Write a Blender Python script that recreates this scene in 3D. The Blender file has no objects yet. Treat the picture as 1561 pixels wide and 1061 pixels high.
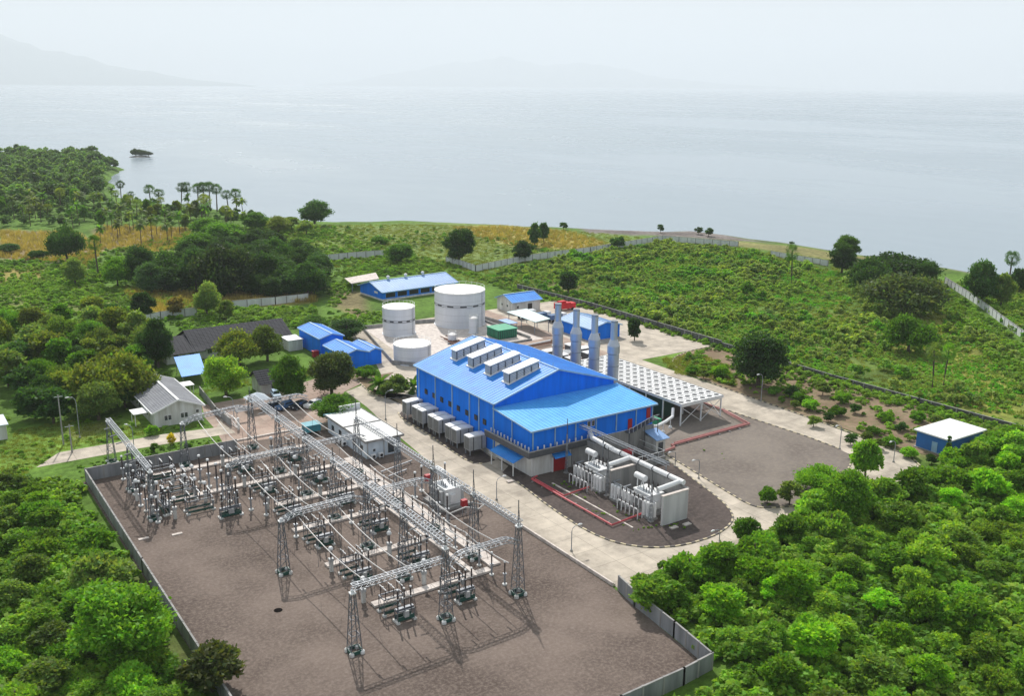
import bpy, math, random
import numpy as np
from mathutils import Matrix, Vector
R = math.radians
random.seed(7); rng = np.random.default_rng(7)
scene = bpy.context.scene
COL = scene.collection

# ------------------------------------------------------------------ camera
W0, H0, F0, CAMH = 1561.0, 1061.0, 1508.0, 70.0
_y, _p, _r = R(33.9), R(14.9), R(0.42)
FWD = Vector((math.sin(_y)*math.cos(_p), math.cos(_y)*math.cos(_p), -math.sin(_p)))
_rt = Vector((math.cos(_y), -math.sin(_y), 0)); _up = _rt.cross(FWD)
RGT = _rt*math.cos(_r) + _up*math.sin(_r); UPV = _up*math.cos(_r) - _rt*math.sin(_r)
cam = bpy.data.cameras.new('camera'); camo = bpy.data.objects.new('camera', cam); COL.objects.link(camo)
cam.sensor_width = 36; cam.lens = 36*F0/W0; cam.clip_start = 1; cam.clip_end = 200000
m = Matrix((RGT, UPV, -FWD)).transposed().to_4x4(); m.translation = (0, 0, CAMH); camo.matrix_world = m
scene.camera = camo

def P(u, v, z=0.0):                      # point of the place at height z seen in the photograph's pixel (u, v)
    d = FWD + RGT*((u-780.5)/F0) - UPV*((v-530.5)/F0)
    t = (z-CAMH)/d.z
    return Vector((d.x*t, d.y*t, z))
def P2(u, v, z=0.0):
    q = P(u, v, z); return (q.x, q.y)
def mpp(u, v):                            # metres per photograph pixel at the ground there
    q = P(u, v); return (q-Vector((0, 0, CAMH))).dot(FWD)/F0

# ------------------------------------------------------------------ sky and sun
SUN_AZ, SUN_EL = R(20.5), R(45.5)
world = bpy.data.worlds.new('World'); scene.world = world; world.use_nodes = True
nt = world.node_tree; nt.nodes.clear()
out = nt.nodes.new('ShaderNodeOutputWorld'); bg = nt.nodes.new('ShaderNodeBackground'); bg.inputs[1].default_value = 0.088
sky = nt.nodes.new('ShaderNodeTexSky'); sky.sky_type = 'NISHITA'; sky.sun_disc = False
sky.sun_elevation = SUN_EL; sky.sun_rotation = SUN_AZ; sky.air_density = 1.0; sky.dust_density = 2.5; sky.altitude = 50
tc = nt.nodes.new('ShaderNodeTexCoord'); mp = nt.nodes.new('ShaderNodeMapping'); mp.inputs['Scale'].default_value = (1.2, 1.2, 9)
ns = nt.nodes.new('ShaderNodeTexNoise'); ns.inputs['Scale'].default_value = 1.6; ns.inputs['Detail'].default_value = 6; ns.inputs['Roughness'].default_value = .5
rp = nt.nodes.new('ShaderNodeValToRGB'); rp.color_ramp.elements[0].position = .3; rp.color_ramp.elements[0].color = (.6, .6, .6, 1)
rp.color_ramp.elements[1].position = .62; rp.color_ramp.elements[1].color = (.93, .93, .93, 1)
mx = nt.nodes.new('ShaderNodeMix'); mx.data_type = 'RGBA'; mx.inputs[7].default_value = (6.45, 6.85, 7.1, 1)
nt.links.new(tc.outputs['Generated'], mp.inputs[0]); nt.links.new(mp.outputs[0], ns.inputs[0]); nt.links.new(ns.outputs[0], rp.inputs[0])
nt.links.new(rp.outputs[0], mx.inputs[0]); nt.links.new(sky.outputs[0], mx.inputs[6]); nt.links.new(mx.outputs[2], bg.inputs[0]); nt.links.new(bg.outputs[0], out.inputs[0])
sl = bpy.data.lights.new('sun', 'SUN'); sl.energy = 4.6; sl.angle = R(0.8); sl.color = (1, .955, .89)
so = bpy.data.objects.new('sun', sl); COL.objects.link(so)
sd = Vector((math.sin(SUN_AZ)*math.cos(SUN_EL), math.cos(SUN_AZ)*math.cos(SUN_EL), math.sin(SUN_EL)))
so.rotation_euler = sd.to_track_quat('Z', 'Y').to_euler(); so.location = (0, 0, 300)
scene.view_settings.view_transform = 'Standard'; scene.view_settings.look = 'None'
scene.view_settings.exposure = 0.22; scene.view_settings.gamma = 1
scene.cycles.max_bounces = 6; scene.cycles.volume_bounces = 1

# ------------------------------------------------------------------ materials
MATS = {}
def nd(t, k, **kw):
    n = t.nodes.new(k)
    for a, b in kw.items(): setattr(n, a, b)
    return n
def mat(name, col, rough=.7, metal=0.0, var=.25, scale=.6, col2=None, bump=0.0, bscale=4.0, spec=.4, rib=None, detail=6, streak=False):
    """principled surface whose colour wanders between col and col2 by world-space noise; rib=(axis, pitch, depth) presses sheet ribs"""
    if name in MATS: return MATS[name]
    m = bpy.data.materials.new(name); m.use_nodes = True; t = m.node_tree
    b = t.nodes['Principled BSDF']; b.inputs['Roughness'].default_value = rough; b.inputs['Metallic'].default_value = metal
    b.inputs['Specular IOR Level'].default_value = spec
    g = nd(t, 'ShaderNodeNewGeometry')
    n = nd(t, 'ShaderNodeTexNoise'); n.inputs['Scale'].default_value = scale; n.inputs['Detail'].default_value = detail; n.inputs['Roughness'].default_value = .62
    src = g.outputs['Position']
    if streak:
        mpn = nd(t, 'ShaderNodeMapping'); mpn.inputs['Scale'].default_value = (1, 1, .12); t.links.new(src, mpn.inputs[0]); t.links.new(mpn.outputs[0], n.inputs[0])
    else: t.links.new(src, n.inputs[0])
    r = nd(t, 'ShaderNodeValToRGB'); e = r.color_ramp.elements
    c2 = col2 or tuple(c*(1-var) for c in col); e[0].position = .32; e[1].position = .66
    e[0].color = (*c2, 1); e[1].color = (*col, 1)
    t.links.new(n.outputs[0], r.inputs[0]); t.links.new(r.outputs[0], b.inputs['Base Color'])
    h = None
    if bump:
        n2 = nd(t, 'ShaderNodeTexNoise'); n2.inputs['Scale'].default_value = bscale; n2.inputs['Detail'].default_value = 5; t.links.new(src, n2.inputs[0])
        bp = nd(t, 'ShaderNodeBump'); bp.inputs['Strength'].default_value = min(1, bump*4); bp.inputs['Distance'].default_value = bump; t.links.new(n2.outputs[0], bp.inputs['Height'])
        t.links.new(bp.outputs[0], b.inputs['Normal']); h = bp
    if rib:
        ax, pitch, dep = rib
        sx = nd(t, 'ShaderNodeSeparateXYZ'); t.links.new(src, sx.inputs[0])
        mm = nd(t, 'ShaderNodeMath', operation='MULTIPLY'); mm.inputs[1].default_value = 2*math.pi/pitch; t.links.new(sx.outputs['XYZ'.index(ax)], mm.inputs[0])
        s = nd(t, 'ShaderNodeMath', operation='SINE'); t.links.new(mm.outputs[0], s.inputs[0])
        b2 = nd(t, 'ShaderNodeBump'); b2.inputs['Strength'].default_value = .6; b2.inputs['Distance'].default_value = dep; t.links.new(s.outputs[0], b2.inputs['Height'])
        if h: t.links.new(h.outputs[0], b2.inputs['Normal'])
        t.links.new(b2.outputs[0], b.inputs['Normal'])
    MATS[name] = m; return m

roof_blue_x = mat('blue sheet roof, ribs along x', (.025, .29, .84), .5, 0, col2=(.018, .21, .70), scale=.35, rib=('Y', .45, .03), spec=.5)
roof_blue_y = mat('blue sheet roof, ribs along y', (.025, .29, .84), .5, 0, col2=(.018, .21, .70), scale=.35, rib=('X', .45, .03), spec=.5)
wall_blue = mat('blue sheet wall', (.006, .22, .95), .6, 0, col2=(.006, .16, .72), scale=.6, streak=True, spec=.1)
trim_blue = mat('pale blue trim', (.30, .50, .72), .5, 0)
roof_pale = mat('weathered pale blue sheet roof', (.25, .42, .72), .5, 0, col2=(.18, .32, .58), scale=.3, rib=('X', .5, .03))
white_paint = mat('white painted metal', (.78, .79, .80), .5, 0, var=.1, scale=1.5, streak=True)
white_tank = mat('white tank plate', (.74, .76, .80), .45, 0, col2=(.62, .64, .68), scale=.35, streak=True)
white_wall = mat('white plaster', (.76, .77, .77), .85, 0, col2=(.46, .45, .42), scale=.8, streak=True)
grey_wall = mat('stained grey concrete', (.36, .35, .34), .9, 0, col2=(.2, .2, .2), scale=.7, bump=.02, streak=True)
fence_wall = mat('weathered panel wall', (.32, .33, .35), .9, 0, col2=(.17, .18, .19), scale=.5, streak=True)
fence_pale = mat('pale panel wall', (.72, .74, .76), .9, 0, col2=(.52, .54, .56), scale=.4, streak=True)
concrete = mat('concrete pavement', (.58, .51, .42), .9, 0, col2=(.43, .375, .31), scale=.35, bump=.01, detail=9)
slab = mat('pale concrete slab', (.70, .63, .58), .85, 0, col2=(.42, .37, .34), scale=.9)
kerb_y = mat('kerb paint yellow', (.58, .50, .34), .8, 0, var=.3, scale=2)
kerb_k = mat('kerb paint black', (.13, .12, .11), .8, 0)
steel = mat('galvanised steel', (.36, .385, .42), .45, .35, col2=(.24, .26, .29), scale=2)
steel_dk = mat('weathered dark steel', (.12, .125, .14), .6, .3, scale=2)
cond_m = mat('aluminium tube', (.50, .49, .485), .5, .1, var=.1)
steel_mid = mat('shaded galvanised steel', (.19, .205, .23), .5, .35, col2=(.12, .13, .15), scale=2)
wall_dark = mat('dark weathered wall', (.14, .14, .14), .95, 0, col2=(.07, .07, .07), scale=.4, streak=True)
green_base = mat('green painted footing', (.018, .085, .07), .6, 0)
green_box = mat('green painted box', (.02, .33, .17), .5, 0, var=.15)
green_dk = mat('dark green machinery', (.012, .06, .045), .6, 0)
insul = mat('brown porcelain', (.045, .03, .03), .35, 0)
insul_g = mat('grey porcelain', (.30, .31, .33), .4, 0)
rad_m = mat('grey radiator housing', (.46, .47, .48), .55, .1, col2=(.36, .37, .38), scale=.8)
rad_dk = mat('radiator grille', (.09, .095, .10), .6, .2, rib=('Z', .25, .04))
dark = mat('dark opening', (.012, .014, .02), .4, 0)
glass = mat('window glass', (.03, .045, .06), .12, 0, spec=.8)
red_m = mat('red fire main paint', (.62, .10, .12), .5, 0, var=.2, scale=1)
red_d = mat('deep red paint', (.42, .02, .03), .5, 0)
pink_m = mat('faded red pipe paint', (.50, .20, .19), .6, 0, var=.25, scale=1)
tile_dk = mat('dark roof tile', (.036, .037, .048), .85, 0, col2=(.022, .023, .032), scale=.6, rib=('Y', .6, .04))
tile_gr = mat('grey fibre roof', (.30, .31, .34), .75, 0, col2=(.22, .225, .25), scale=.35, rib=('X', .5, .03))
stack_m = mat('stack cladding', (.52, .54, .58), .38, .45, col2=(.42, .44, .48), scale=.6, streak=True)
teal = mat('teal sheet', (.06, .33, .42), .5, 0)
rubber = mat('rubber', (.02, .02, .02), .8, 0)
car_w = mat('white car paint', (.7, .7, .7), .25, 0, var=.03); car_s = mat('dark car paint', (.03, .035, .05), .25, 0); car_b = mat('blue car paint', (.08, .16, .32), .25, 0)
rust = mat('rusty pipe rack', (.20, .09, .06), .8, 0, col2=(.1, .05, .035), scale=1.2)
wood = mat('bark', (.13, .10, .075), .95, 0, col2=(.07, .055, .04), scale=3, bump=.03)
pot_m = mat('terracotta', (.35, .15, .08), .8, 0)

def ground_mat(name, c1, c2, c3, s1=.05, s2=.9, bump=.03):
    m = bpy.data.materials.new(name); m.use_nodes = True; t = m.node_tree
    b = t.nodes['Principled BSDF']; b.inputs['Roughness'].default_value = .95; b.inputs['Specular IOR Level'].default_value = .15
    g = nd(t, 'ShaderNodeNewGeometry')
    a = nd(t, 'ShaderNodeTexNoise'); a.inputs['Scale'].default_value = s1; a.inputs['Detail'].default_value = 5; a.inputs['Roughness'].default_value = .6
    c = nd(t, 'ShaderNodeTexNoise'); c.inputs['Scale'].default_value = s2; c.inputs['Detail'].default_value = 8; c.inputs['Roughness'].default_value = .75
    for q in (a, c): t.links.new(g.outputs['Position'], q.inputs[0])
    r1 = nd(t, 'ShaderNodeValToRGB'); r1.color_ramp.elements[0].position = .38; r1.color_ramp.elements[1].position = .62
    r1.color_ramp.elements[0].color = (*c1, 1); r1.color_ramp.elements[1].color = (*c2, 1)
    r2 = nd(t, 'ShaderNodeValToRGB'); r2.color_ramp.elements[0].position = .45; r2.color_ramp.elements[1].position = .78
    r2.color_ramp.elements[0].color = (0, 0, 0, 1); r2.color_ramp.elements[1].color = (1, 1, 1, 1)
    x = nd(t, 'ShaderNodeMix', data_type='RGBA'); x.inputs[7].default_value = (*c3, 1)
    t.links.new(a.outputs[0], r1.inputs[0]); t.links.new(c.outputs[0], r2.inputs[0])
    t.links.new(r2.outputs[0], x.inputs[0]); t.links.new(r1.outputs[0], x.inputs[6]); t.links.new(x.outputs[2], b.inputs['Base Color'])
    bp = nd(t, 'ShaderNodeBump'); bp.inputs['Strength'].default_value = .8; bp.inputs['Distance'].default_value = bump
    t.links.new(c.outputs[0], bp.inputs['Height']); t.links.new(bp.outputs[0], b.inputs['Normal'])
    MATS[name] = m; return m
def joints(m, pitch=5.0, dark_=.72):
    t = m.node_tree; b = t.nodes['Principled BSDF']; lk = b.inputs['Base Color'].links[0]; src = lk.from_socket
    g = nd(t, 'ShaderNodeNewGeometry'); n = nd(t, 'ShaderNodeTexNoise'); n.inputs['Scale'].default_value = .4; vm_ = nd(t, 'ShaderNodeVectorMath', operation='MULTIPLY_ADD'); vm_.inputs[1].default_value = (.12, .12, 0)
    t.links.new(g.outputs['Position'], n.inputs[0]); t.links.new(n.outputs['Color'], vm_.inputs[0]); t.links.new(g.outputs['Position'], vm_.inputs[2])
    br = nd(t, 'ShaderNodeTexBrick'); br.offset = 0; br.inputs['Scale'].default_value = 1; br.inputs['Brick Width'].default_value = pitch; br.inputs['Row Height'].default_value = pitch; br.inputs['Mortar Size'].default_value = .045
    br.inputs['Color1'].default_value = (1, 1, 1, 1); br.inputs['Color2'].default_value = (.86, .86, .86, 1); br.inputs['Mortar'].default_value = (dark_*.8, dark_*.8, dark_*.8, 1)
    t.links.new(vm_.outputs[0], br.inputs[0])
    s = nd(t, 'ShaderNodeTexNoise'); s.inputs['Scale'].default_value = .16; s.inputs['Detail'].default_value = 7; s.inputs['Roughness'].default_value = .7; t.links.new(g.outputs['Position'], s.inputs[0])
    r = nd(t, 'ShaderNodeMapRange'); r.inputs[1].default_value = .38; r.inputs[2].default_value = .55; r.inputs[3].default_value = .74; r.inputs[4].default_value = 1.04; t.links.new(s.outputs[0], r.inputs[0])
    a = nd(t, 'ShaderNodeVectorMath', operation='MULTIPLY'); t.links.new(src, a.inputs[0]); t.links.new(br.outputs['Color'], a.inputs[1])
    c = nd(t, 'ShaderNodeVectorMath', operation='SCALE'); t.links.new(a.outputs[0], c.inputs[0]); t.links.new(r.outputs[0], c.inputs['Scale']); t.links.new(c.outputs[0], b.inputs['Base Color'])
joints(concrete)
gravel_brown = ground_mat('brown gravel yard', (.088, .067, .058), (.18, .142, .122), (.27, .22, .188), .06, 2.0)
gravel_dark = ground_mat('dark gravel', (.06, .049, .046), (.10, .08, .073), (.15, .12, .11), .12, 1.4)
gravel_grey = ground_mat('grey brown gravel', (.15, .128, .115), (.21, .182, .16), (.27, .23, .19), .08, 1.2)
soil = ground_mat('brown soil', (.21, .14, .10), (.28, .20, .14), (.10, .15, .04), .15, .8)
paving = ground_mat('pinkish paving', (.40, .29, .24), (.46, .36, .30), (.34, .27, .23), .2, 2)
joints(paving, 4.0, .8)

# ------------------------------------------------------------------ mesh helpers
SPLIT = {'vent_pipe', 'pilaster', 'footing', 'terminal', 'downpipe', 'wall_post', 'support', 'awning_post', 'lightning_rod', 'pedestal', 'clamp', 'gate_post', 'saddle', 'foot', 'sleeper', 'ventilator_foot', 'cable_end', 'mullion', 'door_frame', 'low_bushing', 'side_strip', 'pipe_end', 'grille_frame', 'band'}
class MB:
    def __init__(s): s.v = []; s.f = []; s.mi = []; s.k = 0; s.parts = 0; s.rng = []; s.one = False
    def add(s, vs, fs):
        s.parts += 1; s.rng.append((len(s.v), len(s.v)+len(vs), len(s.f), len(s.f)+len(fs)))
        n = len(s.v); s.v.extend([tuple(q) for q in vs]); s.f.extend([tuple(i+n for i in q) for q in fs]); s.mi.extend([s.k]*len(fs)); return s
    def box(s, x0, x1, y0, y1, z0, z1):
        return s.add([(x0,y0,z0),(x1,y0,z0),(x1,y1,z0),(x0,y1,z0),(x0,y0,z1),(x1,y0,z1),(x1,y1,z1),(x0,y1,z1)],
                     [(0,3,2,1),(4,5,6,7),(0,1,5,4),(1,2,6,5),(2,3,7,6),(3,0,4,7)])
    def bar(s, p, q, w, h=None):
        p = Vector(p); q = Vector(q); d = (q-p)
        if d.length < 1e-5: return s
        d.normalize(); h = h or w
        a = d.cross(Vector((0, 0, 1)));
        if a.length < .05: a = Vector((1, 0, 0))
        a.normalize(); b = a.cross(d).normalized(); a = a*w/2; b = b*h/2
        return s.add([p-a-b, p+a-b, p+a+b, p-a+b, q-a-b, q+a-b, q+a+b, q-a+b], [(0,3,2,1),(4,5,6,7),(0,1,5,4),(1,2,6,5),(2,3,7,6),(3,0,4,7)])
    def tube(s, pts, rad, n=8, cap=True):
        pts = [Vector(p) for p in pts]; rings = []; rad = rad if hasattr(rad, '__len__') else [rad]*len(pts)
        ref = Vector((0, 0, 1))
        for i, p in enumerate(pts):
            d = (pts[min(i+1, len(pts)-1)]-pts[max(i-1, 0)]).normalized()
            a = d.cross(ref)
            if a.length < .05: a = d.cross(Vector((1, 0, 0)))
            a.normalize(); b = d.cross(a)
            rings.append([p+a*math.cos(2*math.pi*k/n)*rad[i]+b*math.sin(2*math.pi*k/n)*rad[i] for k in range(n)])
        vs = [q for rg in rings for q in rg]; fs = []
        for i in range(len(pts)-1):
            for k in range(n): fs.append((i*n+k, i*n+(k+1) % n, (i+1)*n+(k+1) % n, (i+1)*n+k))
        if cap: fs.append(tuple(range(n-1, -1, -1))); fs.append(tuple((len(pts)-1)*n+k for k in range(n)))
        return s.add(vs, fs)
    def lathe(s, cx, cy, prof, n=12):
        return s.tube([(cx, cy, z) for _, z in prof], [max(r, .001) for r, _ in prof], n)
    def build(s, name, material, parent=None, label=None, smooth=False):
        if name in SPLIT and s.parts > 1 and not s.one:
            o = None
            for (v0, v1, f0, f1) in s.rng:
                q = MB(); q.one = True; q.v = s.v[v0:v1]; q.f = [tuple(i-v0 for i in f) for f in s.f[f0:f1]]; q.mi = s.mi[f0:f1]; o = q.build(name, material, parent, label, smooth)
            return o
        me = bpy.data.meshes.new(name)
        off = Vector(parent['_base']) if parent and '_base' in parent else Vector((0, 0, 0))
        me.from_pydata([(x-off.x, y-off.y, z-off.z) for x, y, z in s.v], [], s.f)
        for mm in (material if isinstance(material, (list, tuple)) else [material]): me.materials.append(mm)
        me.polygons.foreach_set('material_index', s.mi)
        if smooth: me.polygons.foreach_set('use_smooth', [True]*len(s.f))
        me.validate(); me.update()
        o = bpy.data.objects.new(name, me); COL.objects.link(o)
        if parent: o.parent = parent
        if label: o['label'] = label
        return o
def tag(o, label=None, cat=None, group=None, kind=None):
    if label: o['label'] = label
    if cat: o['category'] = cat
    if group: o['group'] = group
    if kind: o['kind'] = kind
    return o
ROOTS = []
def thing(name, label, cat, base=(0, 0, 0), group=None):
    o = bpy.data.objects.new(name, None); COL.objects.link(o); o.location = base; o['_base'] = tuple(base); o.empty_display_size = .5
    ROOTS.append(o)
    return tag(o, label, cat, group)
def copy_tree(o, parent=None):
    c = o.copy(); COL.objects.link(c); c.parent = parent
    for ch in list(o.children): copy_tree(ch, c)
    return c
def place(proto, used, loc, rz=0, sc=1, label=None, group=None, color=None):
    o = proto if not used.get(proto.name_full) else copy_tree(proto)
    used[proto.name_full] = True
    o.location = loc; o.rotation_euler = (0, 0, rz); o.scale = sc if hasattr(sc, '__len__') else (sc, sc, sc)
    if label: o['label'] = label
    if group: o['group'] = group
    if color:
        o.color = (*color, 1)
        for ch in o.children: ch.color = (*color, 1)
    return o
USED = {}
def move_centre(o):
    """put a single mesh thing's origin at its own base"""
    me = o.data; n = len(me.vertices); a = np.empty(n*3); me.vertices.foreach_get('co', a); a = a.reshape(-1, 3)
    c = np.array([(a[:, 0].min()+a[:, 0].max())/2, (a[:, 1].min()+a[:, 1].max())/2, a[:, 2].min()])
    me.vertices.foreach_set('co', (a-c).ravel()); o.location = c; me.update(); return o
def sheet(name, pts, z, material, label=None, cat=None, kind='structure', side=None, zb=-.3):
    """flat polygon; with side it has walls down to zb"""
    b = MB(); n = len(pts); b.add([(x, y, z) for x, y in pts], [tuple(range(n))])
    b.add([(x, y, zb) for x, y in pts]+[(x, y, z) for x, y in pts], [(i, (i+1) % n, n+(i+1) % n, n+i) for i in range(n)])
    o = b.build(name, material); tag(o, label, cat, kind=kind); move_centre(o); o.data.update(); return o
def smooth_poly(pts, it=2, closed=True):
    pts = [Vector((p[0], p[1])) for p in pts]
    for _ in range(it):
        q = []; n = len(pts)
        rg = range(n) if closed else range(n-1)
        if not closed: q.append(pts[0])
        for i in rg:
            a, b = pts[i], pts[(i+1) % n]; q += [a*.75+b*.25, a*.25+b*.75]
        if not closed: q.append(pts[-1])
        pts = q
    return [(p.x, p.y) for p in pts]
def kerb(pts, label, closed=False, w=.3, h=.17, step=.9):
    b = MB(); k = 0; n = len(pts)
    for i in range(n if closed else n-1):
        a = Vector((*pts[i], 0)); c = Vector((*pts[(i+1) % n], 0)); L = (c-a).length; m = max(1, round(L/step))
        for j in range(m):
            b.k = k % 2; k += 1
            p = a.lerp(c, j/m); q = a.lerp(c, (j+1)/m); p.z = q.z = h/2+.01
            b.bar(p, q, w, h)
    o = b.build('kerb', [kerb_y, kerb_k]); move_centre(o); return tag(o, label, 'kerb')
def fence(pts, label, h=2.3, m=None, step=3.0, t=.15, name='panel_wall', z=0, post=None):
    root = thing(name, label, 'wall', (pts[0][0], pts[0][1], z)); b = MB(); c = MB()
    for i in range(len(pts)-1):
        a = Vector((pts[i][0], pts[i][1], z)); d = Vector((pts[i+1][0], pts[i+1][1], z)); L = (d-a).length; n = max(1, round(L/step))
        a2 = a.copy(); d2 = d.copy(); a2.z = d2.z = z+h/2
        b.bar(a2, d2, t, h)
        a3 = a.copy(); d3 = d.copy(); a3.z = d3.z = z+h+.05; c.bar(a3, d3, t+.1, .1)
        for j in range(n+1):
            q = a.lerp(d, j/n); c.box(q.x-t*.9, q.x+t*.9, q.y-t*.9, q.y+t*.9, z-.1, z+h+.15)
    b.build('panel', m or fence_wall, root); c.build('post', post or grey_wall, root); return root

def gable(root, x0, x1, y0, y1, ze, zr, axis, oh, wm, rm, base=None, base_h=0, trim=None, ribs=True):
    """walls + pitched roof. axis = direction of the ridge"""
    w = MB(); cx, cy = (x0+x1)/2, (y0+y1)/2
    w.box(x0, x1, y0, y1, base_h, ze)
    if axis == 'y':
        for y in (y0, y1): w.add([(x0, y, ze), (x1, y, ze), (cx, y, zr)], [(0, 1, 2)])
        w.add([(x0, y0, ze), (x0, y1, ze), (cx, y1, zr), (cx, y0, zr), (x1, y0, ze), (x1, y1, ze)], [(0, 1, 2, 3), (3, 2, 5, 4)])
    else:
        for x in (x0, x1): w.add([(x, y0, ze), (x, y1, ze), (x, cy, zr)], [(0, 1, 2)])
    w.build('wall', wm, root)
    if base_h > 0 and base: MB().box(x0-.04, x1+.04, y0-.04, y1+.04, -.1, base_h).build('base_wall', base, root)
    r = MB(); t = .12; s = (zr-ze)/((x1-x0)/2 if axis == 'y' else (y1-y0)/2)
    if axis == 'y':
        for sg in (-1, 1):
            xe = (x0 if sg < 0 else x1)+sg*oh; z_e = ze-s*oh
            r.add([(xe, y0-oh, z_e+.05), (xe, y1+oh, z_e+.05), (cx, y1+oh, zr+.05), (cx, y0-oh, zr+.05), (xe, y0-oh, z_e+.05+t), (xe, y1+oh, z_e+.05+t), (cx, y1+oh, zr+.05+t), (cx, y0-oh, zr+.05+t)],
                  [(0,3,2,1),(4,5,6,7),(0,1,5,4),(1,2,6,5),(2,3,7,6),(3,0,4,7)])
            if ribs:
                yy = y0-oh+.5
                while yy < y1+oh: r.bar((xe, yy, z_e+.07+t), (cx, yy, zr+.07+t), .07, .07); yy += 1.0
    else:
        for sg in (-1, 1):
            ye = (y0 if sg < 0 else y1)+sg*oh; z_e = ze-s*oh
            r.add([(x0-oh, ye, z_e+.05), (x1+oh, ye, z_e+.05), (x1+oh, cy, zr+.05), (x0-oh, cy, zr+.05), (x0-oh, ye, z_e+.05+t), (x1+oh, ye, z_e+.05+t), (x1+oh, cy, zr+.05+t), (x0-oh, cy, zr+.05+t)],
                  [(0,3,2,1),(4,5,6,7),(0,1,5,4),(1,2,6,5),(2,3,7,6),(3,0,4,7)])
            if ribs:
                xx = x0-oh+.5
                while xx < x1+oh: r.bar((xx, ye, z_e+.07+t), (xx, cy, zr+.07+t), .07, .07); xx += 1.0
    ro = r.build('roof', rm, root)
    if trim:
        b = MB()
        if axis == 'y':
            for y in (y0-oh-.08, y1+oh+.08):
                for xe, sg in ((x0-oh, -1), (x1+oh, 1)): b.bar((xe, y, ze-s*oh+.1), (cx, y, zr+.12), .14, .3)
            for xe in (x0-oh-.1, x1+oh+.1): b.bar((xe, y0-oh, ze-s*oh+.05), (xe, y1+oh, ze-s*oh+.05), .18, .25)
            b.bar((cx, y0-oh, zr+.22), (cx, y1+oh, zr+.22), .5, .1)
        else:
            for x in (x0-oh-.08, x1+oh+.08):
                for ye in (y0-oh, y1+oh): b.bar((x, ye, ze-s*oh+.1), (x, cy, zr+.12), .14, .3)
            for ye in (y0-oh-.1, y1+oh+.1): b.bar((x0-oh, ye, ze-s*oh+.05), (x1+oh, ye, ze-s*oh+.05), .18, .25)
            b.bar((x0-oh, cy, zr+.22), (x1+oh, cy, zr+.22), .5, .1)
        b.build('roof_trim', trim, root)
    return ro
def window(root, x, y, z, w, h, face, name='window', gm=None, fm=None):
    """frame with a pane child, standing 3 cm proud of the wall; face: '-x' '-y' '+x' '+y'"""
    f = MB(); p = MB(); e = .05
    if face[1] == 'x':
        s = -1 if face[0] == '-' else 1
        f.box(min(x, x+s*e), max(x, x+s*e), y-w/2-.07, y+w/2+.07, z-.07, z+h+.07); p.box(min(x+s*e*1.1, x+s*e*1.6), max(x+s*e*1.1, x+s*e*1.6), y-w/2, y+w/2, z, z+h)
    else:
        s = -1 if face[0] == '-' else 1
        f.box(x-w/2-.07, x+w/2+.07, min(y, y+s*e), max(y, y+s*e), z-.07, z+h+.07); p.box(x-w/2, x+w/2, min(y+s*e*1.1, y+s*e*1.6), max(y+s*e*1.1, y+s*e*1.6), z, z+h)
    fo = f.build(name, fm or white_paint, root); fo['_base'] = root['_base']
    p.build('pane', gm or glass, fo); return fo
# ------------------------------------------------------------------ terrain
COAST_PX = [(-300,225),(0,238),(100,243),(150,248),(180,253),(165,258),(152,268),(160,280),(150,292),(200,305),(330,318),(400,330),(510,337),(620,336),(760,341),(870,347),(1000,352),(1060,351),(1100,357),(1180,368),(1250,377),(1320,388),(1440,408),(1561,432),(1800,482)]
coast = [P2(u, v, -1) for u, v in COAST_PX]
land_poly = np.array([(-900, 1500)]+coast+[(350, 60), (345, -60), (330, -300), (-900, -300)])
def inpoly(px, py, poly):
    r = np.zeros(px.shape, bool); n = len(poly); j = n-1
    for i in range(n):
        xi, yi = poly[i]; xj, yj = poly[j]
        c = ((yi > py) != (yj > py)); r ^= c & (px < (xj-xi)*(py-yi)/((yj-yi) or 1e-9)+xi); j = i
    return r
def segdist(px, py, poly, closed=True):
    d = np.full(px.shape, 1e9); n = len(poly)
    for i in range(n if closed else n-1):
        x0, y0 = poly[i]; x1, y1 = poly[(i+1) % n]; dx, dy = x1-x0, y1-y0; L = dx*dx+dy*dy or 1e-9
        t = np.clip(((px-x0)*dx+(py-y0)*dy)/L, 0, 1); d = np.minimum(d, np.hypot(px-x0-t*dx, py-y0-t*dy))
    return d
def wob(x, y, s, seed=0):                # cheap smooth pseudo noise in -1..1
    a = 0
    for k, (fx, fy, ph) in enumerate(((1, .7, 0), (-.6, 1.3, 2), (1.7, -.9, 4), (.4, 2.1, 1), (2.6, 1.1, 3))):
        a = a+np.sin(x*fx/s+y*fy/s+ph+seed*1.7)/(1+.35*k)
    return a/3
xs = np.concatenate([np.arange(-900, -10, 14), np.arange(-10, 385, 2.5), np.arange(385, 560, 12)])
ys = np.concatenate([np.arange(-300, 40, 12), np.arange(40, 360, 2.5), np.arange(360, 1500, 7)])
X, Y = np.meshgrid(xs, ys)
Xw = X+wob(X, Y, 9, 1)*2.5; Yw = Y+wob(X, Y, 8, 5)*2.5
sdist = np.where(inpoly(Xw, Yw, land_poly), 1, -1)*segdist(Xw, Yw, land_poly)
Z = np.where(sdist > 16, 0, np.where(sdist > 0, -1.2*(1-sdist/16)**2, np.maximum(-1.2+sdist*.45, -14)))
core = np.array([(20, 60), (205, 60), (205, 262), (192, 300), (110, 300), (60, 262), (15, 262)])
cd = np.clip((segdist(X, Y, core)-4)/20, 0, 1)*(~inpoly(X, Y, core))
Z = Z+np.where(sdist > 0, wob(X, Y, 22, 2)*.5*cd, 0)
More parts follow.
